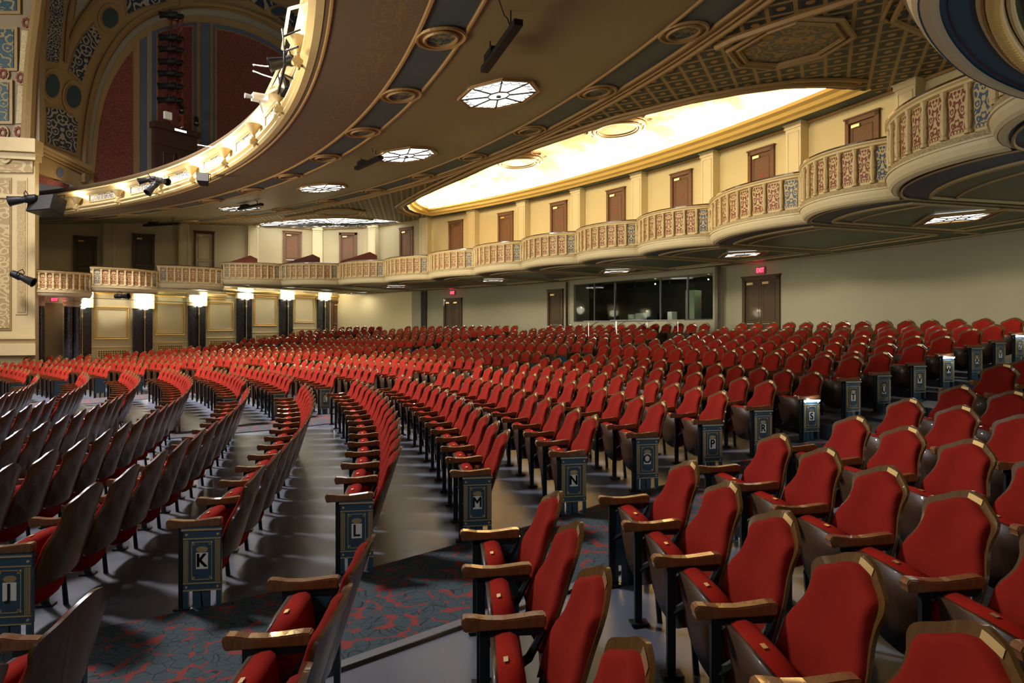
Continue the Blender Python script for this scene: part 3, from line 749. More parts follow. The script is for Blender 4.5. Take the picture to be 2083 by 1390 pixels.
# painted octagons in the lattice
def octagon(pts, c):
    mb = MB(); c = Vector(c)
    for k, sc_ in enumerate((1.0, .96, .84, .8)):
        q = [c+(p-c)*sc_+Vector((0, 0, -.05)) for p in pts]; mb.cur = 0; mb.tube(q, (.05, .03, .04, .02)[k], 6, True)
    a = [c+(p-c)*1.0+Vector((0, 0, -.03)) for p in pts]; b = [c+(p-c)*.82+Vector((0, 0, -.03)) for p in pts]
    n = len(pts)
    for i in range(n): mb.quad(a[i], a[(i+1) % n], b[(i+1) % n], b[i])
    mb.cur = 1; mb.add(b, [tuple(range(n))], [[(((p-c).x)/1.0, (p-c).y/1.) for p in b]])
    o = mb.build('trim_%d' % tr[0], [M['gold'], M['oct']]); tr[0] += 1; tag(o, kind='structure')
op = [(36.3, .345), (36.33, .318), (36.6, .303), (37.5, .300), (38.3, .314), (38.4, .338), (37.9, .358), (37.0, .360)]
octagon([P(r, t, cz(r)) for r, t in op], P(37.35, .331, cz(37.3)))
octagon([P(r, 1.275-t, cz(r)) for r, t in op], P(37.35, 1.275-.331, cz(37.3)))
mb = MB()
for pts in (((35.95, .342), (36.02, .33), (36.5, .305), (37.0, .284), (37.3, .27)), ((36.52, 1.026), (36.5, .97), (36.68, .922))):
    mb.tube([P(r, t, cz(r)-.06) for r, t in pts], .07, 6)
trim(mb, M['gold'])
# ------------------------------------------------------------------ great lunette: cove cornice, painted vault, medallions
mb = MB(); cp = [(41.32, cz(41.3)-.03), (41.25, cz(41.3)+.03), (41.12, cz(41.3)+.06), (41.05, cz(41.3)+.14), (40.9, cz(41.3)+.18), (40.86, cz(41.3)+.26), (40.95, cz(41.3)+.28), (41.2, cz(41.3)+.28)]
# path: along the wall side, then round the left end
path = [('w', th) for th in np.linspace(.372, .893, 44)]
rows_ = []
for _, th in path: rows_.append([P(r, th, z) for r, z in cp])
for th, r in LF[::-1]:
    if 37.0 < r < 41.25 and th > .7:
        dx, dr = (th-.6375)*40, r-41.3; L = math.hypot(dx, dr); row = []
        for r_q, z_q in cp:
            o_ = r_q-41.32; row.append(P(r+dr/L*o_, th+dx/L*o_/40, z_q))
        rows_.append(row)
for a, b in zip(rows_[:-1], rows_[1:]):
    for i in range(len(cp)-1): mb.quad(a[i], b[i], b[i+1], a[i+1])
trim(mb, M['gold_l'], True)
mb = MB(); 
def vz(r, th):
    x = max(-1, min(1, (r-38.75)/2.62)); y = max(-1, min(1, (th-.6375)/.275)); return 5.9+1.0*max(0, (1-x**4))**.5*max(0, (1-y**6))**.5
gt = np.linspace(.3625, .9125, 60); gr = np.linspace(36.13, 41.37, 30)
for a, b in zip(gt[:-1], gt[1:]):
    for c, d in zip(gr[:-1], gr[1:]): mb.quad(P(c, a, vz(c, a)), P(c, b, vz(c, b)), P(d, b, vz(d, b)), P(d, a, vz(d, a)))
o = mb.build('ceiling_vault', M['vault'], smooth=True); tag(o, kind='structure')
for k, th in enumerate((.57, .708, .433)):
    mb = MB(); r0 = 39.75
    def ring(a, dz):
        return [P(r0+a*.8*math.cos(q), th+a*math.sin(q)/r0, 6.87+dz) for q in np.linspace(0, 2*PI, 40, endpoint=False)]
    mb.cur = 0
    for a, dz, rad in ((1.12, -.0, .04), (1.02, -.06, .06), (.86, -.12, .05), (.74, -.10, .035)): mb.tube(ring(a, dz), rad, 6, True)
    A, B = ring(1.0, -.06), ring(.86, -.12)
    for i in range(40):
        if i % 2: mb.quad(A[i], A[(i+1) % 40], B[(i+1) % 40], B[i])
    for q in range(16):
        a_ = 2*PI*q/16; mb.tube([P(r0+(1.12+d)*.8*math.cos(a_+e), th+(1.12+d)*math.sin(a_+e)/r0, 6.86) for d, e in ((0, 0), (.12, .08), (.2, .0), (.12, -.06), (.08, 0))], .025, 5)
    mb.cur = 1; mb.add(ring(.73, -.09), [tuple(range(40))])
    o = mb.build('ceiling_medallion', [M['gold_d'], M['vault']]); tag(o, '%s oval moulded medallion with leafy rim in the bright painted vault over the boxes' % ('right hand', 'left hand', 'partly hidden')[k], 'ceiling medallion', 'medallions in the vault')
# cove tube (light hidden behind the cornice lip)
mb = MB(); mb.tube(arc_tube(41.1, .385, .885, zf=lambda r: 6.08)+[P(r-.1, th-.004, 6.06) for th, r in LF[::-1] if th > .79 and r < 41], .035, 6)
o = mb.build('cove_light', mat('cove_tube', (1, 1, 1), .4, emit=(1, .80, .48), es=230)); tag(o, 'continuous warm cove light tube behind the gold cornice of the bright vault', 'cove light')
for k in range(6):
    th = .42+.087*k
    area('vault_fill', P(37.3, th, 6.2), P(42, th, 4.4), .6, 62, (1, .82, .48))  # added fill hidden in the vault, brightens the box wall and cornice
# ------------------------------------------------------------------ leaded glass lunette (left)
mb = MB(); a_ = [(th, r) for th, r in L2 if r < 41.7]; fr = [P(min(r, rmax(th)-.12), th, cz(r)+.03) for th, r in a_]
bk = [P(rmax(th)-.1, th, cz(rmax(th))+.03) for th in np.linspace(1.128, .966, 14)]
ring_ = fr+bk; ce = P(40.1, 1.035, cz(39.9)+.03)
mb.add([ce]+ring_, [(0, i+1, (i+1) % len(ring_)+1) for i in range(len(ring_))])
e = empty('leaded_glass_lunette', ce); tag(e, 'wide glowing leaded glass lunette with spider pattern in the ceiling over left boxes', 'ceiling light')
def childb(mb, name, m, e, smooth=False):
    o = mb.build(name, m, smooth=smooth); o.parent = e; o.matrix_parent_inverse = Matrix.Translation(-e.location) if e.rotation_euler.z == 0 else e.matrix_basis.inverted(); return o
childb(mb, 'glass', M['glow'], e)
mb = MB()
for i, p in enumerate(ring_): mb.tube([ce+Vector((0, 0, -.05)), p+Vector((0, 0, -.05))], .022, 4)
for f_ in (.25, .5, .75, 1.): mb.tube([ce+(p-ce)*f_*(1-.06*(i % 2))+Vector((0, 0, -.05)) for i, p in enumerate(ring_)], .018, 4, True)
childb(mb, 'leading', M['lead'], e)
area('lunette_light', P(39.6, 1.03, 5.5), P(39, 1.03, 0), 1.6, 35, (1, .95, .85))
# ------------------------------------------------------------------ octagonal ceiling lanterns
for k, (r, th, lab) in enumerate(((32.7, .437, 'largest and nearest'), (32.75, .613, 'second nearest'), (32.8, .795, 'third, smaller'), (33.0, .985, 'farthest and thinnest'))):
    c = P(r, th, cz(r)); e = empty('ceiling_lantern', c, th)
    tag(e, '%s of the octagonal leaded glass lanterns in the brown ceiling' % lab, 'ceiling light', 'octagonal lanterns')
    def og(a, dz): return [(a*.80*math.cos(PI/8+q*PI/4), a*.93*math.sin(PI/8+q*PI/4), dz+.115*a*.8*math.cos(PI/8+q*PI/4)) for q in range(8)]
    def cb(mb, name, m):
        o = mb.build(name, m); o.parent = e; return o
    mb = MB(); A = og(1.1, -.04); B = og(1., -.04); D = og(1.0, .03); H = og(1.12, .01)
    for i in range(8): j = (i+1) % 8; mb.quad(A[i], A[j], B[j], B[i]); mb.quad(B[i], B[j], D[j], D[i]); mb.quad(H[i], H[j], A[j], A[i])
    mb.tube(A, .022, 5, True); cb(mb, 'frame', M['gold'])
    mb = MB(); mb.add(og(1.0, -.03), [tuple(range(8))]); cb(mb, 'glass', M['glow'])
    mb = MB(); o1 = og(1., -.05); i1 = og(.3, -.05); m1 = og(.72, -.05)
    for i in range(8): mb.tube([i1[i], o1[i]], .022, 4)
    mb.tube(i1, .02, 4, True)
    for i in range(8):
        j = (i+1) % 8; a, b = Vector(o1[i]), Vector(o1[j])
        for s0, s1 in ((.0, .34), (.33, .67), (.66, 1.)):
            p0 = a+(b-a)*s0; p1 = a+(b-a)*s1; mb.tube([Vector(((p0+(p1-p0)*t).x*(1-.16*math.sin(PI*t)), (p0+(p1-p0)*t).y*(1-.16*math.sin(PI*t)), (p0+(p1-p0)*t).z)) for t in (0, .15, .35, .5, .65, .85, 1)], .010, 3)
    mb.lathe([(.0, -.05), (.06, -.03), (.06, .0), (0, 0)], c=(0, 0, -.05), n=8)
    cb(mb, 'leading', M['lead'])
    area('lantern_light', c+Vector((0, 0, -.12)), c+Vector((0, 0, -3)), 1.3, 30, (1, .95, .84))
# black speaker bars hung from the ceiling
for k, (q0, q1, z, lab) in enumerate((((1055, 45), (985, 143), 4.72, 'nearest black line loudspeaker on chains below the brown ceiling beside the largest lantern'), ((775, 320), (725, 343), 4.85, 'second black line loudspeaker under the brown ceiling left of the second lantern'), ((533, 416), (486, 426), 4.98, 'third black line loudspeaker under the ceiling beside the thin far lantern'), ((365, 455), (293, 459), 4.95, 'farthest black line loudspeaker by the dark left upper boxes'))):
    pA, pB = onz(*q0, z), onz(*q1, z); mid_ = (pA+pB)/2; e = empty('line_loudspeaker', mid_, math.atan2(pB.y-pA.y, pB.x-pA.x)); L = (pB-pA).length/2
    tag(e, lab, 'loudspeaker')
    mb = MB(); mb.box(-L, L, -.07, .07, -.05, .05); o = mb.build('cabinet', M['blkmetal']); o.parent = e
    mb = MB(); mb.box(-L*.96, L*.96, -.075, -.07, -.045, .02); o = mb.build('grille', M['blkmetal']); o.parent = e
    mb = MB(); mb.box(L*.25, L*.7, -.09, .09, .04, .14); o = mb.build('bracket', M['blkmetal']); o.parent = e
    mb = MB()
    for q in (-.6, .6): mb.tube([(L*q, 0, .05), (L*q, 0, .40)], .012, 5)
    mb.tube([(-L*.6, 0, .08), (-L*.75, .1, .15), (-L*.9, .2, .12), (-L*1.0, .35, .38)], .01, 5)
    o = mb.build('hanger', M['blkmetal']); o.parent = e
# ------------------------------------------------------------------ balcony front
bf = [(28.62, 4.74), (28.50, 4.74), (28.44, 4.79), (28.46, 4.86), (28.40, 4.90), (28.40, 4.95), (28.52, 4.99), (28.55, 5.05), (28.55, 5.36), (28.48, 5.40), (28.40, 5.48), (28.34, 5.50), (28.34, 5.55), (28.44, 5.58), (28.62, 5.60), (28.75, 5.60), (28.75, 4.9)]
ta = np.linspace(-.15, 1.232, 140); mb = MB()
for a, b in zip(ta[:-1], ta[1:]):
    for (r0, z0), (r1, z1) in zip(bf[:-1], bf[1:]): mb.quad(P(r0, a, z0), P(r1, a, z1), P(r1, b, z1), P(r0, b, z0))
e = empty('balcony_front', P(28.6, .6, 4.75)); tag(e, 'long curved cream balcony front with gilt griffin panels and dark top rail', 'balcony front')
childb(mb, 'moulded_front', M['cream_b'], e, True)
mb = MB(); mb.tube([P(28.56, a, 5.70) for a in ta], .105, 8); childb(mb, 'top_rail', M['doord'], e, True)
URN = [1.108-.1003*k for k in range(0, 13)]
for k, u0 in enumerate(URN[:-1]+[]):
    u1 = URN[k+1]; mb = MB(); a0, a1 = u1+.020, u0-.020; n = 5
    for h0, h1, s0, s1 in ((a0, (a0+a1)/2, -1, 1), ((a0+a1)/2, a1, -1, 1)):
        for q in range(n):
            x0, x1 = q/n, (q+1)/n; c0, c1 = h0+(h1-h0)*x0, h0+(h1-h0)*x1
            mb.quad(P(28.53, c0, 5.08), P(28.53, c1, 5.08), P(28.53, c1, 5.34), P(28.53, c0, 5.34), uv=[(s0+(s1-s0)*x0, 0), (s0+(s1-s0)*x1, 0), (s0+(s1-s0)*x1, .35), (s0+(s1-s0)*x0, .35)])
    childb(mb, 'griffin_panel', M['griffin'], e)
    mb = MB(); lo_, hi_ = 5.065, 5.355
    mb.tube([P(28.52, a0-.001, lo_)]+[P(28.52, a0+(a1-a0)*q/6, lo_) for q in range(7)]+[P(28.52, a1, hi_)]+[P(28.52, a1-(a1-a0)*q/6, hi_) for q in range(7)], .018, 5, True)
    childb(mb, 'panel_moulding', M['cream_b'], e)
for k, th in enumerate(URN):
    c = P(28.36, th, 5.08); e2_ = empty('urn_lamp', c, th)
    tag(e2_, 'cream urn uplight on the balcony front, %s from the left end, glowing upward' % ORD[k], 'urn lamp', 'urn lamps along the balcony front')
    def cb(mb, name, m, sm=False):
        o = mb.build(name, m, smooth=sm); o.parent = e2_; return o
    mb = MB(); mb.lathe([(.03, -.16), (.06, -.12), (.035, -.08), (.05, -.05), (.11, .02), (.14, .09), (.185, .16), (.20, .19), (.19, .20), (.16, .16), (.1, .08)], n=16); cb(mb, 'bowl', M['cream_b'], True)
    mb = MB(); mb.box(-.06, .20, -.06, .06, -.30, -.15); mb.lathe([(0, -.07), (.05, -.07), (.05, .07), (0, .07)], n=10, T=Matrix.Translation((-.05, 0, -.24)) @ Matrix.Rotation(PI/2, 4, 'X')); mb.lathe([(0, -.06), (.035, -.06), (.035, .06), (0, .06)], n=10, T=Matrix.Translation((.02, 0, -.33)) @ Matrix.Rotation(PI/2, 4, 'X')); cb(mb, 'console', M['cream_b'])
    mb = MB(); mb.lathe([(0, .08), (.07, .10), (.08, .16), (.05, .21), (0, .22)], n=12); cb(mb, 'bulb', M['bulb'], True)
    point('urn_light', c+Vector((-math.cos(th)*.02, -math.sin(th)*.02, .27)), 42, (1, .80, .50), .06)
# ------------------------------------------------------------------ boxes: balustrades, soffits
CU = [(5.27, 5.26), (5.75, 7.58), (6.16, 10.43), (5.73, 12.76), (4.94, 16.05), (3.59, 18.36), (2.1, 20.5), (.42, 22.66)]
for px, Y in ((968, 24.8), (876, 27.0), (786, 28.9), (691, 30.4), (573, 30.6), (453, 29.9), (320, 28.2), (184, 26.2), (60, 24.7)): CU.append(((px-1041.5)/F*Y, Y))
ZT = [3.1]*13+[2.82, 2.56, 2.29]
def scallop(A, B, bulge, n=20):
    A, B = Vector(A), Vector(B); d = B-A; nrm = Vector((-d.y, d.x)).normalized()
    if nrm.dot(Vector((-8, 17))-A) < 0: nrm = -nrm
    return [A+d*t+nrm*bulge*math.sin(PI*t)**.75 for t in np.linspace(0, 1, n+1)]
def offs(pts, d):
    out = []
    for i, p in enumerate(pts):
        a = pts[max(0, i-1)]; b = pts[min(len(pts)-1, i+1)]; t = (b-a).normalized(); out.append(p+Vector((t.y, -t.x))*d*SGN)
    return out
SGN = 1
def v3(p, z): return Vector((p.x, p.y, z))
BOXL = ['nearest one overhead at the upper right', 'second from the upper right corner', 'third from the right', 'fourth from the right', 'fifth from the right', 'sixth from the right', 'seventh from the right', 'eighth from the right', 'ninth from the right', 'tenth from the right', 'eleventh from the right', 'fifth from the far left end', 'highest step, fourth from far left', 'third from the far left end', 'second from the far left end', 'lowest, touching the far left pier']
def balustrade(pts, zt, lab, npan, full=True):
    """pts run with the room on their left (stage side); profile offset positive = out into the room"""
    zb = zt-1.0; n = len(pts)
    e = empty('box_balustrade', v3(pts[n//2], zb)); tag(e, 'cream scalloped box balustrade, '+lab, 'balustrade', 'balustrades of the box tier')
    prof = [(-.10, 0), (-.06, -.012), (-.03, 0), (-.01, .01), (.03, .05), (.06, .12), (.07, .165), (.09, .17), (.09, .195)]
    def sweep(prof, name, m, sm=True, uvs=False):
        mb = MB(); rows = [[v3(q, zb+h) for q, h in zip([None]*0, [])] for _ in range(0)]
        cols = [offs(pts, d) for d, h in prof]
        for i in range(n-1):
            for j in range(len(prof)-1):
                uv = [(i*.5 % 2-1, 0), (i*.5 % 2-.5, 0), (i*.5 % 2-.5, .3), (i*.5 % 2-1, .3)] if uvs else [(0, 0)]*4
                mb.quad(v3(cols[j][i], zb+prof[j][1]), v3(cols[j][i+1], zb+prof[j][1]), v3(cols[j+1][i+1], zb+prof[j+1][1]), v3(cols[j+1][i], zb+prof[j+1][1]), uv=uv)
        return childb(mb, name, m, e, sm)
    sweep(prof, 'lower_cornice', M['cream_l'])
    sweep([(.09, .195), (.075, .20), (.06, .275), (.03, .28)], 'carved_band', M['guilloche'], True, True)
    sweep([(.03, .28), (.0, .295), (0, .885), (.03, .89), (.06, .90), (.06, .93), (.09, .95), (.09, .97)], 'parapet', M['cream'])
    sweep([(.09, .97), (.09, 1.0), (.0, 1.02), (-.14, 1.02), (-.14, .97)], 'top_rail', M['wood'])
    sweep([(-.14, .97), (-.14, .0)], 'inner_face', M['mahog'])
    # panels and balusters at equal arc length
    L = [0]
    for a, b in zip(pts[:-1], pts[1:]): L.append(L[-1]+(b-a).length)
    def at(s, d):
        o_ = offs(pts, d); i = min(max(np.searchsorted(L, s)-1, 0), n-2); t = (s-L[i])/(L[i+1]-L[i]); return o_[i].lerp(o_[i+1], t)
    m0 = .10; pw = (L[-1]-2*m0)/npan
    for k in range(npan):
        s0, s1 = m0+pw*(k+.17), m0+pw*(k+.83); mb = MB(); sm_ = (s0+s1)/2
        mb.quad(v3(at(s0, .012), zb+.33), v3(at(s1, .012), zb+.33), v3(at(s1, .012), zb+.865), v3(at(s0, .012), zb+.865), uv=[(-1, 0), (1, 0), (1, 1.), (-1, 1.)])
        childb(mb, 'blue_panel' if k in (0, npan-1) else 'red_panel', M['fblue' if k in (0, npan-1) else 'fred'], e)
    for k in range(npan+1):
        p = at(m0+pw*k, .035); mb = MB()
        mb.lathe([(.045, 0), (.045, .04), (.028, .06), (.042, .16), (.045, .22), (.032, .26), (.045, .28), (.04, .34), (.026, .48), (.026, .52), (.042, .56), (.045, .60)], c=(p.x, p.y, zb+.29), n=8)
        childb(mb, 'baluster', M['cream'], e, True)
    return e
def soffit(pts, zt, k, rb=42.6, deco=True):
    zb = zt-1.0+.012; mb = MB(); n = len(pts); back = []
    ang = [math.atan2(p.y-CY, p.x-CX) for p in pts]; a0, a1 = ang[0], ang[-1]
    R_ = [min(rb, 42.7) for _ in pts]
    back = [P(rb, a0+(a1-a0)*i/(n-1)).xy for i in range(n)]
    for i in range(n-1):
        for f0, f1, mi in ((0, .10, 0), (.10, .13, 0), (.13, .55, 1), (.55, 1., 1)):
            mb.cur = mi
            q = [pts[i].lerp(back[i], f0), pts[i+1].lerp(back[i+1], f0), pts[i+1].lerp(back[i+1], f1), pts[i].lerp(back[i], f1)]
            mb.quad(*[v3(p, zb) for p in q][::-1])
            mb.quad(*[v3(p, zb+.35) for p in q])
    o = mb.build('ceiling_box_%d' % k, [M['navysoff'], M['soffit']]); tag(o, kind='structure')
    if deco:
        mb = MB()
        for ins, fb_, rad in ((.13, .80, .035), (.22, .74, .018), (.03, .97, .02)):
            lo2 = 2 if ins > .05 else 0
            fr_ = [pts[i].lerp(back[i], ins) for i in range(lo2, n-lo2)]
            q = [v3(p, zb-.01) for p in fr_]+[v3(pts[n-1-lo2].lerp(back[n-1-lo2], fb_), zb-.01), v3(pts[lo2].lerp(back[lo2], fb_), zb-.01)]
            mb.tube(q, rad, 5, True)
        trim(mb, M['cream_b'], True)
for k in range(len(CU)-1):
    A, B = CU[k], CU[k+1]; pts = scallop(A, B, .52 if k < 12 else .35)
    t_ = (pts[1]-pts[0]).normalized()
    SGN = 1
    # positive offset must point at the stage centre
    d_ = Vector((t_.y, -t_.x)); 
    if d_.dot(Vector((-8, 17))-pts[0]) < 0: SGN = -1
    balustrade(pts, ZT[k], BOXL[k], 9)
    if k < 13: soffit(pts, ZT[k], k)
    else: soffit(pts, ZT[k], k, 36.5-1.2*(k-13), False)
# the box that swings out above the camera
pe = [(5.2, 5.3), (4.6, 5.27), (3.9, 5.02), (3.2, 4.60), (2.67, 4.13), (2.3, 3.72), (2.1, 3.4), (1.98, 2.9), (2.0, 2.3), (2.2, 1.7)]
pe = [Vector(p) for p in pe]
# smooth it
for _ in range(2):
    q = [pe[0]]
    for a, b in zip(pe[:-1], pe[1:]): q += [a.lerp(b, .25), a.lerp(b, .75)]
    pe = q+[pe[-1]]
SGN = 1; t_ = (pe[9]-pe[8]).normalized(); d_ = Vector((t_.y, -t_.x))
if d_.dot(Vector((-5, 12))-pe[8]) < 0: SGN = -1
balustrade(pe, 2.75, 'swinging overhead at top right', 18)
mb = MB(); zb = 1.76; n = len(pe); cc_ = Vector((6.5, 2.2)); i1_ = offs(pe, -.28); i2_ = offs(pe, -.62)
for i in range(n-1):
    for A_, B_, mi in ((pe, i1_, 0), (i1_, [cc_]*n, 1)):
        mb.cur = mi; q = [A_[i], A_[i+1], B_[i+1], B_[i]]; mb.quad(*[v3(p, zb) for p in q][::-1]); mb.quad(*[v3(p, zb+.3) for p in q])
o = mb.build('ceiling_box_nearest', [M['navysoff'], M['soffit']]); tag(o, kind='structure')
mb = MB()
for d_, rad in ((-.28, .02), (-.34, .045), (-.41, .02), (-.48, .012)): mb.tube([v3(p, zb-.012) for p in offs(pe, d_)], rad, 8)
trim(mb, M['cream'])
mb = MB(); q_ = offs(pe, -.34)
for i in range(0, n-1):
    for t in (0, .33, .66):
        p = q_[i].lerp(q_[i+1], t); mb.lathe([(0, -.02), (.03, -.012), (.036, 0), (.03, .02)], c=(p.x, p.y, zb-.05), n=6)
trim(mb, M['gold_l'])
# ------------------------------------------------------------------ doors and pilasters
M['emblem'] = mat('red_emblem', (.22, .04, .025), .6)
DN = [1]
def door(T, w_, h, leafs=1, m='doorw', emblem=False, label=None, recess=.06):
    """T: frame at the bottom centre of the door on the wall face (x along, y up, z into the room)"""
    e = bpy.data.objects.new('door_%d' % DN[0], None); DN[0] += 1; COL.objects.link(e); e.matrix_world = T; tag(e, label, None, None, 'structure')
    def cb(mb, name, mm):
        o = mb.build(name, mm); o.parent = e; return o
    I = Matrix.Identity(4); fw = .11
    mb = MB(); mb.box(-w_/2, -w_/2+fw, 0, h, -.05, .07); mb.box(w_/2-fw, w_/2, 0, h, -.05, .07); mb.box(-w_/2, w_/2, h-fw, h, -.05, .07); mb.box(-w_/2-.03, w_/2+.03, h, h+.04, -.05, .10)
    cb(mb, 'frame', M[m])
    iw = w_-2*fw
    for q in range(leafs):
        x0 = -iw/2+iw/leafs*q; x1 = x0+iw/leafs-.01
        mb = MB(); mb.box(x0, x1, 0, h-fw, -.03, .01)
        for y0, y1 in ((.12, h*.36), (h*.36+.12, h-fw-.12)):
            mb.tube([(x0+.09, y0, .012), (x1-.09, y0, .012), (x1-.09, y1, .012), (x0+.09, y1, .012)], .012, 4, True)
        lf = cb(mb, 'leaf', M[m])
        mb = MB(); mb.box(x0+.08, x0+.32, h-fw-.13, h-fw-.06, .01, .07); o = mb.build('closer', M['brass']); o.parent = lf
        mb = MB(); mb.tube([(x0+.06, h*.36, .04), (x1-.06, h*.36, .04)], .014, 5); o = mb.build('push_bar', M['metal']); o.parent = lf
        if emblem:
            mb = MB(); mb.lathe([(0, 0), (1, 0), (1, .006), (0, .007)], n=14, T=Matrix.Translation(((x0+x1)/2, h*.68, .011)) @ Matrix.Diagonal((.10, .065, 1, 1))); o = mb.build('emblem', M['emblem']); o.parent = lf
    return e
def upper_frame(p, d): # straight runs of the far left box wall
    return frame(p, (-d[1], d[0]) if False else d, (0, 0))
for k, th in enumerate((.391, .471, .551, .629, .707, .787, .868, .953)):
    door(arc_frame(41.99, th, 3.0), .98, 2.44, emblem=True, m='doorw')
door(frame((-9.15, 36.64), (1, 0), (0, -1), 3.0), .98, 2.44, emblem=True, m='doorw')
UD = Vector((-3.03, -1.38)).normalized(); UN = Vector((UD.y, -UD.x)); UN = -UN if UN.dot(Vector((CX, CY))-Vector((-15, 35))) < 0 else UN
def upl(i): return Vector((-10.9, 36.7))+Vector((-3.03, -1.38))*i
def fr_up(p, z):
    dx = Vector((0, 0, 1)).cross(Vector((UN.x, UN.y, 0))); return frame((p.x, p.y), (dx.x, dx.y), (UN.x, UN.y), z)
for i, zt in ((.40, 5.44), (1.72, 5.16), (2.55, 4.84), (3.3, 4.58)):
    door(fr_up(upl(i)+UN*.01, zt-2.44), .98, 2.44, m='doorw' if i < 1 else 'doord', emblem=i < 1)
def pil(T, w_, h, d=.30, m='cream_l'):
    mb = MB()
    def B(x0, x1, y0, y1, z0, z1): mb.box(x0, x1, y0, y1, z0, z1, T)
    B(-w_/2, w_/2, 0, h, 0, d); B(-w_/2-.03, w_/2+.03, h-.16, h-.04, 0, d+.03); B(-w_/2-.06, w_/2+.06, h-.04, h, 0, d+.06)
    for a, b, c, dd in ((-w_/2+.07, -w_/2+.09, .1, h-.25), (w_/2-.09, w_/2-.07, .1, h-.25), (-w_/2+.07, w_/2-.07, h-.27, h-.25)): B(a, b, c, dd, d, d+.012)
    trim(mb, M[m], False)
for k in range(9): pil(arc_frame(41.99, .358+.0797*k if k < 8 else 1.008, 2.3), .52, cz(42)-2.3)
for i in range(0, 5): pil(fr_up(upl(i), 2.13 if i < 2 else 1.4), .52, cz(41)-(2.13 if i < 2 else 1.4)-.05*i, .2, 'cream_l' if i < 2 else 'wall')
# cornice between wall top and ceiling
mb = MB(); mb.tube([P(41.93, t, cz(42)-.03) for t in np.linspace(.17, 1.03, 50)]+[Vector((*(upl(i)+UN*.06), cz(40)-.03)) for i in (0, 1, 2, 3, 4)], .05, 6); trim(mb, M['gold'])
# lower back wall doors and their signs
door(arc_frame(WB-.01, .484, -.62), 1.45, 2.30, 2, 'doord')
door(arc_frame(WB-.01, .887, -.62), 1.30, 2.25, 2, 'doord')
door(arc_frame(WB-.01, .726, -.62), .95, 2.40, 1, 'doord')
lwd = Vector((-1.4, -2.09)).normalized(); lwn = Vector((.83, -.557))
def fr_lw(i, z, d=0.):
    p = lw(i)+lwn*d; dx = Vector((0, 0, 1)).cross(Vector((lwn.x, lwn.y, 0))); return frame((p.x, p.y), (dx.x, dx.y), (lwn.x, lwn.y), z)
door(fr_lw(-.42, -.35, .01), .85, 2.05, 1, 'doorw')
def exit_sign(T, lab, s=1.):
    e = bpy.data.objects.new('exit_sign', None); COL.objects.link(e); e.matrix_world = T; tag(e, lab, 'exit sign')
    mb = MB(); mb.box(-.17*s, .17*s, -.11*s, .11*s, 0, .05); o = mb.build('housing', mat('sign_housing', (.25, .12, .12), .5)); o.parent = e
    me = text_mesh('EXIT', .17*s, .004); me.materials.append(M['red_led']); o = bpy.data.objects.new('lettering', me); COL.objects.link(o); o.parent = e; o.matrix_local = Matrix.Translation((0, 0, .056)) @ Matrix.Diagonal((.85, 1.15, 1, 1))
    point('sign_glow', T @ Vector((0, 0, .25)), 1.2, (1, .05, .1), .05)
exit_sign(arc_frame(WB-.02, .484, 1.87), 'red lit EXIT sign over the dark double doors right of the booth')
exit_sign(arc_frame(WB-.02, .887, 1.93), 'small red lit EXIT sign over the far double doors left of centre')
exit_sign(fr_lw(5.42, 1.22, .35), 'small red lit EXIT sign by the door recess at the far left', .8)
# black slab for the opening left of the far doors, its darkness put into the colour
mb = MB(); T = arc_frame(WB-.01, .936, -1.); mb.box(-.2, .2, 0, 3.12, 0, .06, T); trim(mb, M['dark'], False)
# ------------------------------------------------------------------ left wall: marble pilasters, panels, sconces
ST = [1.80, 1.72, 1.66, 1.22, 1.02, 1.00]
for i in range(6):
    mb = MB(); T = fr_lw(i, -2.6)
    for x0, x1 in ((-.40, -.06), (.06, .40)): mb.box(x0, x1, 0, ST[i]+2.55, 0, .14, T)
    mb.box(-.06, .06, 0, ST[i]+2.55, 0, .06, T)
    trim(mb, M['marble'], False)
    mb = MB(); mb.box(-.45, .45, ST[i]+2.55, 4.75 if i < 3 else 4.45, 0, .20, T); trim(mb, M['cream_l'], False)
    e = bpy.data.objects.new('wall_sconce', None); COL.objects.link(e); e.matrix_world = fr_lw(i, ST[i], .15)
    tag(e, 'glowing frosted sconce with long brass stem, %s from the right on the left wall' % ORD[i], 'wall sconce', 'sconces on the left wall')
    R_ = Matrix.Rotation(-PI/2, 4, 'X')
    mb = MB(); mb.lathe([(.06, -.10), (.16, 0), (.24, .12), (.30, .30), (.27, .31), (.2, .15)], n=14, T=Matrix.Translation((0, 0, .18)) @ R_); o = mb.build('shade', M['sconce'], smooth=True); o.parent = e
    mb = MB(); mb.lathe([(.012, -2.2), (.02, -1.9), (.02, -.5), (.045, -.42), (.02, -.36), (.03, -.2), (.06, -.1)], n=8, T=Matrix.Translation((0, 0, .1)) @ R_); o = mb.build('stem', M['brass'], smooth=True); o.parent = e
    point('sconce_light', e.matrix_world @ Vector((0, .30, .35)), 40, (1, .90, .66), .12)
PZ = [(1.82, .45), (1.74, .25), (1.39, 0.), (1.23, -.2), (1.0, -.36)]
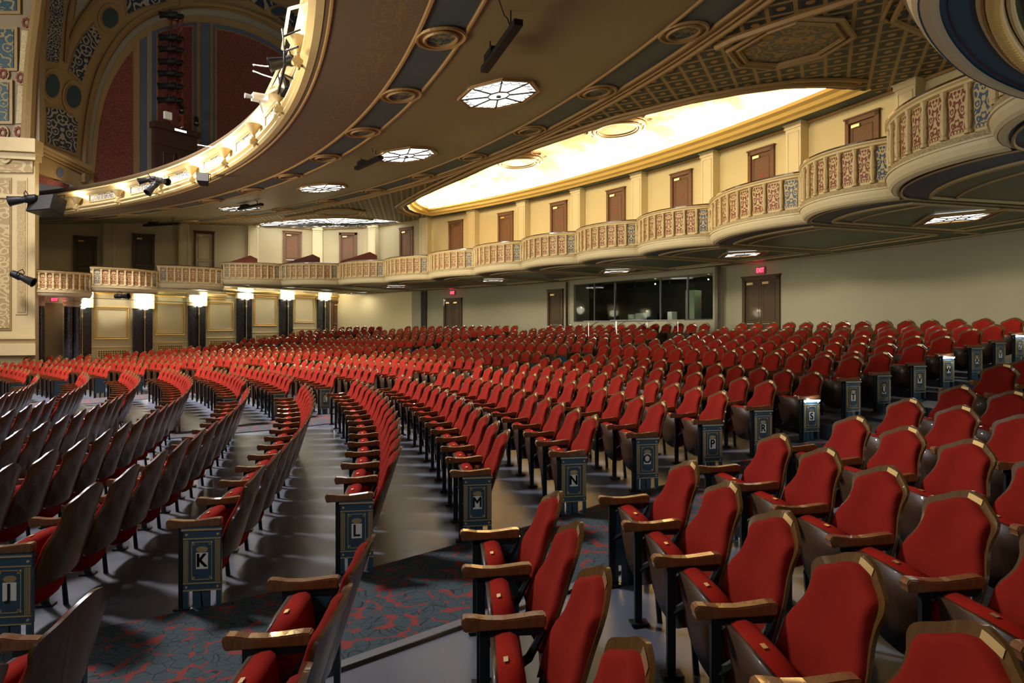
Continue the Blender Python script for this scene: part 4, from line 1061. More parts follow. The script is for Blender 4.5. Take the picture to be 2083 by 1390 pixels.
for i in range(5):
    mb = MB(); T = fr_lw(i+.5, 0., .005); zt, zb2 = PZ[i]
    mb.tube([T @ Vector(p) for p in ((-.68, zb2, .01), (.68, zb2, .01), (.68, zt, .01), (-.68, zt, .01))], .045, 5, True)
    mb.tube([T @ Vector(p) for p in ((-.60, zb2+.08, .01), (.60, zb2+.08, .01), (.60, zt-.08, .01), (-.60, zt-.08, .01))], .02, 5, True)
    mb.tube([T @ Vector(p) for p in ((-.85, zb2-.35, .01), (.85, zb2-.35, .01))], .02, 5)
    trim(mb, M['gold_l'])
    mb = MB(); mb.cur = 0; mb.box(-.62, .62, zb2-.85, zb2-.50, 0, .03, T)
    mb.cur = 1
    for a in range(12):
        for b in range(4): mb.box(-.55+a*.095, -.49+a*.095, zb2-.82+b*.085, zb2-.77+b*.085, .028, .034, T)
    o = mb.build('vent_grille', [M['gold_l'], M['dark']]); tag(o, 'gold pierced air grille low on the left wall under the %s panel from the right' % ORD[i], 'vent grille', 'air grilles on the left wall')
# cornice of that wall
mb = MB()
for i0, i1, z in ((-.8, 2.4, 2.0), (2.4, 5.8, 1.72)):
    mb.tube([Vector((*lw(i0, .12), z)), Vector((*lw(i1, .12), z))], .08, 6); mb.tube([Vector((*lw(i0, .05), z-.15)), Vector((*lw(i1, .05), z-.15))], .05, 6)
trim(mb, M['gold_l'])
# marble column at the recess and plain tan recess
for i, wd, cap in ((5.12, .15, 0), (5.24, .15, 0), (5.63, .13, 1), (5.73, .13, 1)):
    p = lw(i, .5 if not cap else .55); mb = MB(); mb.cur = 0; mb.lathe([(wd*1.1, -3), (wd, -2.8), (wd, .95)], c=(p.x, p.y, 0), n=14)
    mb.cur = 1; mb.lathe([(wd, .95), (wd*1.15, 1.0), (wd*1.0, 1.04), (wd*1.3, 1.15), (wd*1.2, 1.2), (wd*1.55, 1.32), (wd*1.55, 1.42)], c=(p.x, p.y, 0), n=14)
    o = mb.build('column', [M['marble'], M['cream_l']], smooth=True); tag(o, 'round black marble column with cream capital %s' % {5.12: 'right of the tan recess, rear one', 5.24: 'right of the tan recess, front one', 5.63: 'left of the tan recess, right one', 5.73: 'left of the tan recess, beside the ivory pier'}[i], 'column', 'columns beside the recess')
mb = MB(); T = fr_lw(5.45, -3., .01); mb.box(-.5, .5, 0, 4.1, 0, .04, T); trim(mb, mat('tan_recess', (.26, .19, .09), .8), False)
# ------------------------------------------------------------------ under-box lights
for px, py, lab in ((1945, 441, 'nearest, at the right'), (1510, 516, 'second nearest, above the exit door'), (1254, 551, 'third, above the booth window'), (1003, 570, 'fourth, left of the booth'), (805, 583, 'fifth, small and far'), (728, 596, 'farthest, by the left corner')):
    c = onz(px, py, 2.10); th = math.atan2(c.y-CY, c.x-CX); e = empty('soffit_lantern', c, th); tag(e, 'diamond leaded glass light in the olive box soffit, '+lab, 'ceiling light', 'diamond soffit lights')
    dm = lambda a, b, z: [(-a, 0, z), (0, -b, z), (a, 0, z), (0, b, z)]
    mb = MB(); A, B = dm(.66, .92, -.03), dm(.5, .7, -.03)
    for i in range(4): j = (i+1) % 4; mb.quad(A[i], B[i], B[j], A[j])
    mb.tube(A, .025, 5, True); mb.tube(B, .02, 5, True); o = mb.build('frame', M['gold']); o.parent = e
    mb = MB(); mb.add(dm(.5, .7, -.02), [(3, 2, 1, 0)]); o = mb.build('glass', M['glow']); o.parent = e
    mb = MB(); q = dm(.2, .28, -.045); mb.tube(q, .01, 4, True)
    for a, b in zip(q, dm(.5, .7, -.045)): mb.tube([a, b], .01, 4)
    mb.tube([(-.25, -.35, -.045), (.25, .35, -.045)], .008, 4); mb.tube([(-.25, .35, -.045), (.25, -.35, -.045)], .008, 4); o = mb.build('leading', M['lead']); o.parent = e
    area('soffit_light', c+Vector((0, 0, -.1)), c+Vector((0, 0, -2)), .8, 8 if px == 728 else 38, (1, .90, .72))
# partitions between boxes (far side)
for px, Y in ((505, 33.5), (632, 33.), (748, 32.)):
    p = Vector(((px-1041.5)/F*Y, Y)); mb = MB(); T = frame((p.x, p.y), (1, .1), (-.1, 1), 2.62)
    mb.prism([(-1.3, 0), (.45, 0), (.45, 1.05), (.1, 1.22), (-1.3, .75)], .06, T)
    o = mb.build('box_partition', M['mahog']); tag(o, 'low mahogany partition between boxes, %s of the three' % {505: 'leftmost', 632: 'middle', 748: 'rightmost'}[px], 'partition', 'box partitions')
# ------------------------------------------------------------------ control booth
A = Vector((2.36, 27.7)); B = Vector((6.77, 21.6)); bd = (A-B).normalized(); L_ = (A-B).length
bn = Vector((-bd.y, bd.x)); bn = -bn if bn.dot(Vector((CX, CY))-A) < 0 else bn
dx = Vector((0, 0, 1)).cross(Vector((bn.x, bn.y, 0)))
if Vector((dx.x, dx.y)).dot(A-B) < 0: O_, sgn = A, 1
else: O_, sgn = B, -1
T = frame((O_.x, O_.y), (dx.x, dx.y), (bn.x, bn.y), 0.)
# local x from 0 to L_; A end is the left in the picture
def fx(px):   # picture x -> local x on the booth front
    t = (px-1041.5)/F; d = Vector((dx.x, dx.y)); s = (t*O_.y-O_.x)/(d.x-t*d.y); return s
xa, xb = sorted((fx(1167), fx(1450))); z0_, z1_ = .35, 1.92
mb = MB(); 
for q in ((0, L_, -1.2, z0_), (0, L_, z1_, 2.15), (0, xa, z0_, z1_), (xb, L_, z0_, z1_)): mb.box(q[0], q[1], q[2], q[3], -.18, 0, T)
mb.box(0, .12, -1.2, 2.15, -1.2, 0, T); mb.box(L_-.12, L_, -1.2, 2.15, -1.2, 0, T)
wtag('wall_booth', mb, M['wall_g'], kind='structure')
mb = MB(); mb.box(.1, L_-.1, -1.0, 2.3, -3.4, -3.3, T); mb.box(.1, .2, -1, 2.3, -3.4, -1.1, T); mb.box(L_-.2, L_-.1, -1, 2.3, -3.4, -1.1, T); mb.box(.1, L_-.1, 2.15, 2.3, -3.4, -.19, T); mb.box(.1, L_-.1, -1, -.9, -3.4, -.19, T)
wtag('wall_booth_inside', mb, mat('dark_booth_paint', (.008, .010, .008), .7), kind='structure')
e = bpy.data.objects.new('window_1', None); COL.objects.link(e); e.matrix_world = T; tag(e, kind='structure')
mu = sorted([fx(p) for p in (1207, 1248, 1341, 1396)]); ed = [xa]+mu+[xb]
mb = MB(); mb.box(xa, xb, z0_, z0_+.04, -.15, -.03); mb.box(xa, xb, z1_-.03, z1_, -.15, -.03)
for q in mu: mb.box(q-.025, q+.025, z0_, z1_, -.12, -.05)
o = mb.build('window_frame', mat('bronze_mullion', (.05, .06, .05), .4)); o.parent = e
g = NG('dark_booth_glass', .03, .6); g.b.inputs['Transmission Weight'].default_value = 1.; g.b.inputs['IOR'].default_value = 1.16; g.b.inputs['Base Color'].default_value = (.72, .8, .74, 1); M['glass'] = g.m
for a, b in zip(ed[:-1], ed[1:]):
    mb = MB(); mb.box(a+.02, b-.02, z0_+.03, z1_-.02, -.09, -.08); o = mb.build('pane', M['glass']); o.parent = e
def booth_box(name, px0, px1, y0, y1, dep, th_, m, lab, cat):
    a, b = sorted((fx(px0), fx(px1))); mb = MB(); mb.box(a, b, y0, y1, -dep-th_, -dep, T); o = mb.build(name, m); 
    bm = bmesh.new(); bm.from_mesh(o.data); bmesh.ops.bevel(bm, geom=bm.edges[:], offset=.012, segments=2, affect='EDGES'); bm.to_mesh(o.data); bm.free()
    tag(o, lab, cat); return o
booth_box('control_desk', 1172, 1445, .20, .26, .25, .8, M['grey'], 'long grey desk inside the booth behind the window sill', 'desk')
booth_box('monitor', 1264, 1276, .27, .62, .35, .25, M['grey'], 'left pale grey monitor on the booth desk', 'monitor')
booth_box('monitor', 1275, 1294, .27, .66, .45, .3, M['grey'], 'taller pale grey monitor case right of centre on the booth desk', 'monitor')
booth_box('equipment_rack', 1296, 1318, .27, .66, .5, .4, M['blkmetal'], 'black equipment case beside the pale monitors in the booth', 'equipment case')
booth_box('computer_tower', 1346, 1355, .27, .68, .3, .3, M['white'], 'white upright computer case at the booth mullion', 'computer')
booth_box('cabinet', 1360, 1379, .27, 1.45, .9, .4, mat('pale_green_cabinet', (.30, .34, .26), .6), 'tall pale green cabinet inside the booth', 'cabinet')
booth_box('wall_cabinet', 1324, 1336, .8, 1.3, 2.4, .3, mat('dark_red_box', (.25, .03, .02), .5), 'dark red box on the rear wall of the booth', 'wall box')
booth_box('monitor', 1212, 1234, .27, .58, .7, .2, M['blkmetal'], 'small dark monitor at the left of the booth desk', 'monitor')
for k, (px, z, dep) in enumerate(((1213, 1.75, 1.5), (1240, 1.75, 1.4), (1267, 1.85, 2.2), (1291, 1.85, 2.0), (1380, 1.82, 1.6), (1431, 1.85, 1.2))):
    p = T @ Vector((fx(px), z, -dep)); mb = MB(); mb.cur = 0; mb.lathe([(.05, .10), (.06, .0), (.045, .0)], c=p, n=10); mb.cur = 1; mb.lathe([(0, .01), (.03, .01), (.03, .02)], c=p, n=10); mb.cur = 0; mb.tube([p+Vector((0, 0, .1)), Vector((p.x, p.y, 2.16))], .012, 5)
    o = mb.build('pin_spot', [M['blkmetal'], M['tiny']]); tag(o, 'tiny lit ceiling spot inside the booth, %s from the left' % ORD[k], 'spotlight', 'pin spots in the booth')
point('booth_light', T @ Vector((L_*.5, 1.8, -1.2)), 7, (1, .9, .7), .02)
point('booth_light', T @ Vector((L_*.85, 1.8, -1.0)), 7, (1, .95, .6), .02)
# folding tables at the mixing position
for k, (x0, x1, Y, zt, lab) in enumerate(((1187, 1325, 22.6, .335, 'rear white folding table on thin steel legs in front of the booth'), (1243, 1387, 21.4, .345, 'front white folding table on thin steel legs in front of the booth'))):
    X0, X1 = (x0-1041.5)/F*Y, (x1-1041.5)/F*Y; xc = (X0+X1)/2; W_ = (X1-X0); fz = -.75
    e = empty('folding_table', (xc, Y, fz), -.12*1); tag(e, lab, 'folding table', 'folding tables at the mixing position')
    def cb(mb, name, m):
        o = mb.build(name, m); o.parent = e; return o
    h = zt-fz; mb = MB(); mb.box(-W_/2, W_/2, -.36, .36, h-.035, h); o = cb(mb, 'table_top', M['grey'])
    for sx in (-1, 1):
        for sy in (-1, 1):
            mb = MB(); mb.tube([(sx*W_*.42, sy*.28, 0), (sx*W_*.42, sy*.28, h-.03)], .014, 6); cb(mb, 'leg', M['metal'])
        mb = MB(); mb.tube([(sx*W_*.42, -.28, .25), (sx*W_*.42, .28, .25)], .01, 5); mb.tube([(sx*W_*.42, 0, h-.2), (sx*W_*.28, 0, h-.04)], .01, 5); cb(mb, 'brace', M['metal'])
# ------------------------------------------------------------------ upper left wall, arch and pier
W2o = Vector((-19.3, 24.95)); W2d = Vector((.557, .83)).normalized(); W2n = Vector((.83, -.557))
def w2(px, py):
    t = (px-1041.5)/F; s = (t*W2o.y-W2o.x)/(W2d.x-t*W2d.y); Y = W2o.y+W2d.y*s; return (s, (HY-py)*Y/F)
TW = frame((W2o.x, W2o.y), (W2d.x, W2d.y), (W2n.x, W2n.y), 0.)
def TWd(d): return TW @ Matrix.Translation((0, 0, d))
def poly2(name, pts, m, d=.05, th=.04, **k):
    mb = MB(); mb.prism([w2(*p) for p in pts], th, TWd(d)); return wtag(name, mb, m, kind='structure')
def spline(pts, n=6):
    out = []
    for i in range(len(pts)-1):
        p0 = pts[max(i-1, 0)]; p1 = pts[i]; p2 = pts[i+1]; p3 = pts[min(i+2, len(pts)-1)]
        for k in range(n):
            t = k/n; out.append(tuple(.5*((2*p1[j])+(-p0[j]+p2[j])*t+(2*p0[j]-5*p1[j]+4*p2[j]-p3[j])*t*t+(-p0[j]+3*p1[j]-3*p2[j]+p3[j])*t**3) for j in (0, 1)))
    return out+[pts[-1]]
mb = MB(); mb.box(-6, 24, 6.1, 24, -.3, 0, TW); wtag('wall_upper_left', mb, M['ochre'], kind='structure')
arch = spline([(174, 372), (178, 300), (188, 225), (205, 160), (230, 110), (262, 68), (300, 40), (345, 24), (400, 18), (450, 22), (500, 34), (560, 62), (620, 105), (660, 140)], 6)
low = lambda px: 400 if px < 200 else (380 if px < 350 else 330)
poly2('trim_%d' % tr[0], arch+[(660, 400), (300, 385), (174, 374)], M['greyl'], .0, .04); tr[0] += 1
def inset(pts, k):   # shrink arch towards its centre in picture terms
    cx_, cy_ = 400, 420; return [(cx_+(x-cx_)*k, cy_+(y-cy_)*k) for x, y in pts]
a2 = inset(arch, .965); poly2('trim_%d' % tr[0], a2+[(650, 400), (300, 385), (a2[0][0], 374)], M['ochre'], .02, .05); tr[0] += 1
a3 = inset(arch, .935)
def under(x):
    for (x0, y0), (x1, y1) in zip(a3[:-1], a3[1:]):
        if x0 <= x <= x1: return y0+(y1-y0)*(x-x0)/(x1-x0)
    return 372
def col(x0, x1, m, d, off=0, y1=400, nm=None):
    xs = list(np.linspace(x0, x1, 8)); pts = [(x, under(x)+off) for x in xs]+[(x1, min(400, 374+(x1-174)*.1)), (x0, min(400, 374+(x0-174)*.1))]
    global tr
    poly2('trim_%d' % tr[0], pts, m, d, .04); tr[0] += 1
xL = a3[0][0]
col(xL+1, 268, M['damask'], .05, 10); col(271, 282, M['ochre'], .06); col(283, 296, M['blue'], .05, 4); col(297, 307, M['greyl'], .05); col(308, 398, M['blue'], .04, 2)
col(316, 391, M['gold_w'], .06, 8); col(319, 388, M['damask'], .07, 11)
col(399, 405, M['gold_w'], .05); col(406, 425, M['blue'], .05, 3); col(426, 431, M['gold_w'], .05); col(432, 640, M['blue'], .04, 3); col(436, 640, M['gold_w'], .06, 12); col(439, 640, M['damask'], .07, 15)
# ornament panels and roundels of the spandrel
def framed(pts, m, grow=1.10):
    cx_ = sum(p[0] for p in pts)/len(pts); cy_ = sum(p[1] for p in pts)/len(pts)
    g_ = [(cx_+(x-cx_)*grow, cy_+(y-cy_)*grow) for x, y in pts]
    poly2('trim_%d' % tr[0], g_, M['gold_w'], .0, .04); tr[0] += 1
    poly2('trim_%d' % tr[0], pts, m, .03, .03); tr[0] += 1
framed([(93, 219), (126, 224), (157, 245), (155, 290), (153, 313), (96, 291)], M['scroll'])
framed([(141, 142), (152, 105), (170, 72), (190, 50), (196, 64), (205, 78), (190, 105), (176, 135), (166, 166)], M['scroll'])
framed([(96, -30), (131, -30), (126, 50), (118, 128), (93, 124)], M['scroll'])
framed([(253, -20), (330, -20), (336, 3), (290, 14), (259, 30)], M['scroll'])
framed([(345, -30), (500, -30), (500, 0), (420, -5), (345, -6)], M['scroll'])
framed([(505, 0), (520, -12), (600, 30), (640, 62), (640, 84), (560, 34)], M['scroll'], 1.04)
def round_(px, py, rx, ry):
    for m, k, d in ((M['ochre'], 1.5, .02), (M['gold_w'], 1.16, .05), (M['teal'], 1., .08)):
        poly2('trim_%d' % tr[0], [(px+rx*k*math.cos(q), py+ry*k*math.sin(q)) for q in np.linspace(0, 2*PI, 26, endpoint=False)], m, d, .04); tr[0] += 1
for q in ((105, 176, 14, 24), (148, 198, 15, 23), (222, 38, 16, 20), (566, 24, 17, 9)): round_(*q)
def rib2(pts, rad=.10, m='gold_w', d=.08):
    mb = MB(); q = [w2(*p) for p in spline(pts, 5)]; mb.tube([TWd(d) @ Vector((a, b, 0)) for a, b in q], rad, 6); trim(mb, M[m])
rib2([(168, 372), (171, 300), (181, 222), (198, 155), (223, 104), (257, 60), (298, 31), (345, 15), (400, 9), (455, 13), (506, 26), (568, 55), (640, 105)], .12)
rib2([(132, 128), (140, 90), (160, 45), (185, 10), (205, -20)], .08); rib2([(80, 290), (80, 150), (86, 60), (92, -20)], .16); rib2([(132, 128), (138, 40), (150, -20)], .07)
rib2([(176, -40), (186, 0), (215, -30)], .05)
# small grey spandrel panel
framed([(150, 40), (160, -25), (195, -25), (172, 12)], M['greyl'], 1.08)
# entablature under the spandrel, with blue roundel
mb = MB()
for (x0, y0), (x1, y1), rad, d in (((70, 293), (178, 346), .14, .25), ((70, 300), (178, 352), .10, .18), ((72, 308), (176, 358), .06, .12)):
    a, b = w2(x0, y0), w2(x1, y1); mb.tube([TWd(d) @ Vector((*a, 0)), TWd(d) @ Vector((*b, 0))], rad, 8)
trim(mb, M['gold_w'])
poly2('trim_%d' % tr[0], [(72, 312), (174, 360), (174, 385), (72, 352)], M['ochre'], .03, .05); tr[0] += 1
poly2('trim_%d' % tr[0], [(72, 354), (140, 376), (140, 384), (72, 372)], M['damask'], .02, .03); tr[0] += 1
poly2('trim_%d' % tr[0], [(120+7*math.cos(q), 352+10*math.sin(q)) for q in np.linspace(0, 2*PI, 20, endpoint=False)], M['blue'], .09, .02); tr[0] += 1
# doorway with illuminated sign in the arch
sA, zA = w2(306, 330); sB, _ = w2(392, 330); cxx = (sA+sB)/2
zt_ = w2(350, 262)[1]
Td = TWd(.08) @ Matrix.Translation((cxx, 0, 0))
e = bpy.data.objects.new('door_%d' % DN[0], None); DN[0] += 1; COL.objects.link(e); e.matrix_world = Td; tag(e, kind='structure')
wd = (sB-sA); mb = MB(); mb.box(-wd/2, wd/2, 6.2, zt_-.9, 0, .25); o = mb.build('surround', M['door_r']); o.parent = e
mb = MB(); mb.box(-wd/2-.1, wd/2+.1, zt_-.25, zt_, 0, .45); mb.box(-wd/2, wd/2, zt_-.95, zt_-.25, 0, .3); o = mb.build('cornice', M['door_r']); o.parent = e
for q in (-1, 1):
    mb = MB(); x0, x1 = sorted((q*.04, q*(wd/2-.28))); mb.box(x0, x1, 6.2, zt_-1.15, .24, .30); mb.tube([(x0+.1, 6.4, .31), (x1-.1, 6.4, .31), (x1-.1, zt_-1.3, .31), (x0+.1, zt_-1.3, .31)], .02, 4, True); o = mb.build('leaf', M['door_r']); o.parent = e
a, b = w2(341, 263), w2(368, 277); e = bpy.data.objects.new('lit_sign', None); COL.objects.link(e); e.matrix_world = TWd(.42); tag(e, 'small glowing white sign box on the dark doorway cornice in the upper left arch', 'lit sign')
mb = MB(); mb.box(a[0], b[0], b[1], a[1], 0, .1); o = mb.build('housing', M['blkmetal']); o.parent = e
mb = MB(); mb.box(a[0]+.04, b[0]-.04, b[1]+.04, a[1]-.04, .1, .11); o = mb.build('face', M['tiny']); o.parent = e
# lighting truss with two columns of spotlights
def spotlight(parent_unused, c, dirv, s, lab, grp=None, yoke=True, name='spotlight', cat='spotlight'):
    z = Vector(dirv).normalized(); q = z.to_track_quat('Z', 'Y').to_matrix().to_4x4(); Tm = Matrix.Translation(c) @ q
    e = bpy.data.objects.new(name, None); COL.objects.link(e); e.matrix_world = Tm; tag(e, lab, cat, grp)
    mb = MB(); mb.lathe([(.04*s, -.30*s), (.09*s, -.26*s), (.10*s, -.05*s), (.075*s, .0), (.085*s, .05*s), (.115*s, .28*s), (.13*s, .30*s), (.10*s, .30*s), (.07*s, .1*s)], n=14); o = mb.build('housing', M['blkmetal'], smooth=True); o.parent = e
    mb = MB(); mb.lathe([(0, .10*s), (.075*s, .11*s), (.0, .12*s)], n=12); o = mb.build('lens', M['grey']); o.parent = e
    if yoke:
        mb = MB(); mb.tube([(.13*s, 0, -.08*s), (.14*s, .12*s, -.08*s), (.0, .2*s, -.08*s), (-.14*s, .12*s, -.08*s), (-.13*s, 0, -.08*s)], .012*s, 5); o = mb.build('yoke', M['blkmetal']); o.parent = e
    return e
trs, trd = [], 1.15
e = bpy.data.objects.new('lighting_truss', None); COL.objects.link(e); e.matrix_world = TWd(0); tag(e, 'tall dark red lattice truss against the crimson wall carrying rows of spotlights', 'lighting truss')
sR, sL = w2(366, 200)[0]-.3, w2(318, 200)[0]; ztop = w2(345, 42)[1]; zbot = w2(345, 262)[1]
mb = MB()
for x, d in ((sR, .35), (sR, .75), (sL+.5, .35)): mb.tube([(x, zbot, d), (x, ztop, d)], .05, 5)
N_ = 14
for i in range(N_+1):
    z = zbot+(ztop-zbot)*i/N_; mb.tube([(sR, z, .35), (sR, z, .75)], .03, 4)
    if i < N_: z2 = zbot+(ztop-zbot)*(i+1)/N_; mb.tube([(sR, z, .35), (sR, z2, .75)], .025, 4)
mb.tube([(sR, ztop, .5), (sR, ztop+4, .5)], .025, 4)
o = mb.build('lattice_mast', M['redm']); o.parent = e
for k, py in enumerate((41, 86, 109, 134, 158, 183, 211)):
    z = w2(345, py)[1]-.22; mb = MB(); mb.tube([(sL-.2, z, .55), (sR, z+.05, .55)], .035, 5); o = mb.build('pipe_arm', M['redm']); o.parent = e
    for c_, px in ((0, 320), (1, 343)):
        s_, z_ = w2(px-(k if c_ == 0 else k*.5)*.6, py); c = TWd(.95 if c_ == 0 else .62) @ Vector((s_, z_, 0))
        spotlight(None, c, (-.8, -.45, -.25), 1.25 if c_ == 0 else 1.15, 'black spotlight on the truss, %s row from the top, %s' % (ORD[k], 'outer left one' if c_ == 0 else 'inner right one'), 'spotlights on the truss')
for px, py, lab in ((350, 228, 'small black spotlight low on the truss above the white box'), (380, 253, 'small black spotlight right of the truss foot above the door')):
    s_, z_ = w2(px, py); spotlight(None, TWd(.8) @ Vector((s_, z_, 0)), (.3, -.6, -.6), 1.0, lab)
s_, z_ = w2(325, 241); mb = MB(); mb.box(-.16, .16, -.16, .16, .6, .75, TW @ Matrix.Translation((s_, z_, 0))); o = mb.build('control_box', M['white']); tag(o, 'small white electrical box at the foot of the lighting truss', 'electrical box')
# pier at the left edge
PA = Vector((-17.85, 24.55)); Pd = Vector((-1, -.22)).normalized(); Pn = Vector((Pd.y, -Pd.x)); Pn = -Pn if Pn.dot(-PA) < 0 else Pn
dxv = Vector((0, 0, 1)).cross(Vector((Pn.x, Pn.y, 0))); dxp = Vector((dxv.x, dxv.y))
TP = frame((PA.x, PA.y), dxp, Pn, 0.)      # local x grows to the picture right; the pier lies at x<0
def pp(px, py):
    t = (px-1041.5)/F; s = (t*PA.y-PA.x)/(dxp.x-t*dxp.y); Y = PA.y+dxp.y*s; return (s, (HY-py)*Y/F)
def ppoly(pts, m, d, th=.05, str_=True):
    global tr
    mb = MB(); mb.prism([pp(*p) for p in pts], th, TP @ Matrix.Translation((0, 0, d))); o = mb.build('trim_%d' % tr[0], m); tr[0] += 1; tag(o, kind='structure'); return o
def rect(x0, y0, x1, y1): return [(x0, y0), (x1, y0), (x1, y1), (x0, y1)]
mb = MB(); mb.box(-9, 0, -3.3, 7.1, -.3, 0, TP); wtag('wall_pier', mb, M['cream_b'], kind='structure')
mb = MB(); mb.box(-9, .15, 6.6, 7.1, -.3, .35, TP); mb.box(-9, .1, 6.35, 6.6, -.3, .2, TP); mb.box(-9, .05, 4.9, 5.05, -.3, .12, TP); trim(mb, M['cream_b'], False)
ppoly(rect(-60, 305, 68, 352), M['relief'], .0, .06)
for rr_, m_, d_ in ((26, M['cream_b'], .08), (19, M['relief'], .12)):
    ppoly([(14+rr_*.62*math.cos(q), 308+rr_*math.sin(q)) for q in np.linspace(0, 2*PI, 24, endpoint=False)], m_, d_, .05)
ppoly(rect(-60, 362, 24, 672), M['gold_w'], .0, .03); ppoly(rect(-60, 368, 21, 668), M['relief'], .02, .03); ppoly(rect(32, 362, 56, 640), M['cream_b'], .0, .03); ppoly(rect(36, 368, 53, 636), M['relief'], .02, .03)
mb = MB(); mb.box(-9, .1, pp(10, 712)[1]-.2, pp(10, 700)[1], 0, .2, TP); mb.box(-9, .05, pp(10, 690)[1], pp(10, 684)[1], 0, .1, TP); trim(mb, M['cream_b'], False)
# coffered proscenium splay above the pier
mb = MB(); mb.box(-10, .1, 7.1, 20, -.5, -.1, TP); wtag('wall_proscenium', mb, M['ochre_d'], kind='structure')
for r_ in (rect(-40, -30, 34, 22), rect(-40, 60, 28, 138), rect(-40, 168, 18, 246)):
    x0, y0 = r_[0]; x1, y1 = r_[2]
    ppoly(rect(x0, y0-6, x1+7, y1+6), M['gold_w'], -.1, .10); ppoly(rect(x0, y0, x1, y1), M['tealscroll'], -.0, .03)
for px, py in ((53, 46), (41, 158), (37, 268), (6, 150), (5, 270)):
    ppoly([(px+12*math.cos(q), py+15*math.sin(q)) for q in np.linspace(0, 2*PI, 20, endpoint=False)], M['gold_w'], -.1, .08)
    for k in range(8):
        q = k*PI/4; ppoly([(px+6.5*math.cos(q)+2.6*math.cos(p), py+8*math.sin(q)+3.2*math.sin(p)) for p in np.linspace(0, 2*PI, 8, endpoint=False)], M['damask'], -.02, .04)
ppoly([(42, 60), (62, 60), (50, 250), (30, 250)], M['guilloche'], -.1, .04)
mb = MB(); q = [(84, -30), (72, 60), (62, 150), (56, 285)]; q2_ = spline(q, 5); mb.tube([TP @ Vector((*pp(*p), .0)) for p in q2_], .22, 8); mb.tube([TP @ Vector((*pp(p[0]-9, p[1]), .0)) for p in q2_], .08, 8); trim(mb, M['gold_w'])
# ------------------------------------------------------------------ stage lights and loudspeakers on the balcony front
def bfp(px, py, R=28.15):
    t = (px-1041.5)/F; c = (t*CY-CX)/math.hypot(R, t*R)
    if c > .9995: return onz(px, py, 5.35)
    p = P(R, onr(px, R)); return Vector((p.x, p.y, (HY-py)*p.y/F))
def speaker_box(c, yaw, w_, d, h, lab, tilt=0., taper=.25):
    e = empty('loudspeaker', c); e.rotation_euler = (tilt, 0, yaw); tag(e, lab, 'loudspeaker')
    mb = MB(); vs = [(-w_/2, -d/2, -h/2), (w_/2, -d/2, -h/2), (w_/2*(1-taper), d/2, -h/2), (-w_/2*(1-taper), d/2, -h/2)]; vs += [(x, y, h/2) for x, y, _ in vs]
    mb.add(vs, [(0, 3, 2, 1), (4, 5, 6, 7), (0, 1, 5, 4), (1, 2, 6, 5), (2, 3, 7, 6), (3, 0, 4, 7)]); o = mb.build('cabinet', M['blkmetal']); o.parent = e
    bm = bmesh.new(); bm.from_mesh(o.data); bmesh.ops.bevel(bm, geom=bm.edges[:], offset=.015, segments=2, affect='EDGES'); bm.to_mesh(o.data); bm.free()
    mb = MB(); mb.box(-w_*.46, w_*.46, -d/2-.012, -d/2-.002, -h*.45, h*.45); o = mb.build('grille', mat('black_grille', (.02, .02, .02), .8)); o.parent = e
    mb = MB(); mb.tube([(-w_*.55, 0, 0), (-w_*.56, 0, h*.6), (w_*.56, 0, h*.6), (w_*.55, 0, 0)], .02, 5); o = mb.build('bracket', M['blkmetal']); o.parent = e
speaker_box(Vector(((98-1041.5)/F*23.7, 23.7, (HY-419)*23.7/F)), -.35, 1.3, .6, .60, 'large black loudspeaker at the far left end of the balcony front', -.25)
speaker_box(bfp(414, 365), .3, .34, .30, .30, 'small black loudspeaker on the balcony front between two urn lamps', -.3)
speaker_box(bfp(586, 172, 28.0), .8, .36, .32, .50, 'black wedge loudspeaker under the big spotlight near the top of the balcony front', -.3)
spotlight(None, Vector(((48-1041.5)/F*23.4, 23.4, (HY-406)*23.4/F)), (-.9, -.3, -.2), 1.5, 'black spotlight left of the large loudspeaker at the pier')
for k, (px, py, s, dr, lab) in enumerate(((300, 366, 1.0, (-.8, -.5, -.3), 'left black spotlight of the cluster on the balcony front'), (312, 380, 1.1, (-.3, -.6, -.8), 'lower black spotlight of the cluster on the balcony front'), (330, 368, 1.0, (.7, -.4, -.2), 'right black spotlight of the cluster on the balcony front'))):
    spotlight(None, bfp(px, py, 27.95), dr, s, lab, None)
spotlight(None, bfp(583, 125, 27.9), (-.9, -.35, -.35), 1.15, 'large black spotlight with flared hood at the top of the balcony front')
spotlight(None, bfp(45, 562, 27.) if False else Vector(((45-1041.5)/F*23.8, 23.8, (HY-565)*23.8/F)), (.75, .1, -.35), 1.4, 'black spotlight mounted beside the pier at box level')
spotlight(None, Vector(((247-1041.5)/F*26., 26., (HY-603)*26/F)), (.9, -.1, .0), 1.0, 'small black spotlight hanging below the second lowest box')
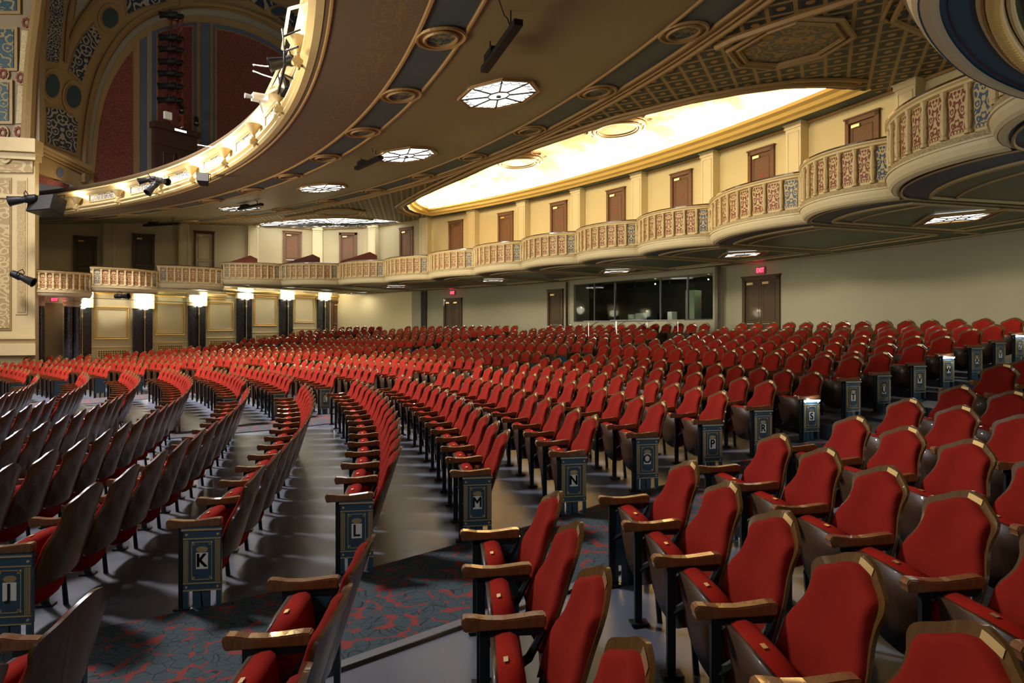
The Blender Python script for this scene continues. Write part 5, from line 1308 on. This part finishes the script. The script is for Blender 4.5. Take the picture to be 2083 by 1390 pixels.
# pipes, projector and rods
mb = MB(); 
mb.tube([bfp(575, 60, 28.1), bfp(580, 130, 28.1), bfp(566, 190, 28.1)], .025, 6); mb.tube([bfp(575, 75, 28.1), bfp(612, 60, 28.3)], .02, 5); mb.tube([bfp(578, 105, 28.1), bfp(606, 95, 28.3)], .02, 5); mb.tube([bfp(572, 150, 28.1), bfp(596, 160, 28.3)], .02, 5)
o = mb.build('mounting_pipe', M['blkmetal']); tag(o, 'black scaffold pipe holding the spotlight at the top of the balcony front', 'pipe')
mb = MB(); mb.tube([bfp(575, 100, 28.2), bfp(588, 18, 28.2), bfp(640, 4, 28.2), bfp(622, 40, 28.2), bfp(604, 110, 28.2)], .03, 5); mb.tube([bfp(541, 192, 28.2), bfp(572, 128, 28.2)], .03, 5); mb.tube([bfp(541, 192, 28.2), bfp(566, 178, 28.2)], .03, 5)
o = mb.build('pipe_frame', M['cream_l']); tag(o, 'pale open metal frame standing off the top end of the balcony front', 'metal frame')
e = empty('projector', bfp(528, 200, 28.1), .6); tag(e, 'small white projector on an arm off the balcony front', 'projector')
mb = MB(); mb.box(-.16, .16, -.12, .12, -.06, .08); o = mb.build('body', M['white']); o.parent = e
mb = MB(); mb.lathe([(.04, 0), (.06, .16), (.05, .16)], n=10, T=Matrix.Translation((-.16, 0, 0)) @ Matrix.Rotation(-PI/2, 4, 'Y')); mb.tube([(0, 0, -.06), (.1, .1, -.3)], .02, 5); o = mb.build('lens', M['grey'], smooth=True); o.parent = e
for k, (a, b, lab) in enumerate((((516, 132), (562, 136), 'upper thin metal rod reaching left beside the big spotlight'), ((516, 145), (556, 159), 'lower thin bent metal rod below the upper rod'), ((403, 295), (440, 300), 'thin metal rod over the balcony rail near the centre'))):
    mb = MB(); p, q = bfp(*a, 27.9), bfp(*b, 28.2); mb.tube([p, p.lerp(q, .5)+Vector((0, 0, -.01)), q], .014, 6); mb.lathe([(0, -.03), (.03, 0), (0, .03)], c=p, n=8); o = mb.build('boom_rod', M['metal']); tag(o, lab, 'rod')
# ------------------------------------------------------------------ added fill on the upper left arch and the pier
area('upper_left_fill', P(16, .95, 9), Vector((-15, 32, 10)), 4, 700, (1, .93, .8))
area('pier_fill', (-12., 17., 3.), (-19.5, 24.5, 3.), 2., 12, (1, .86, .58))
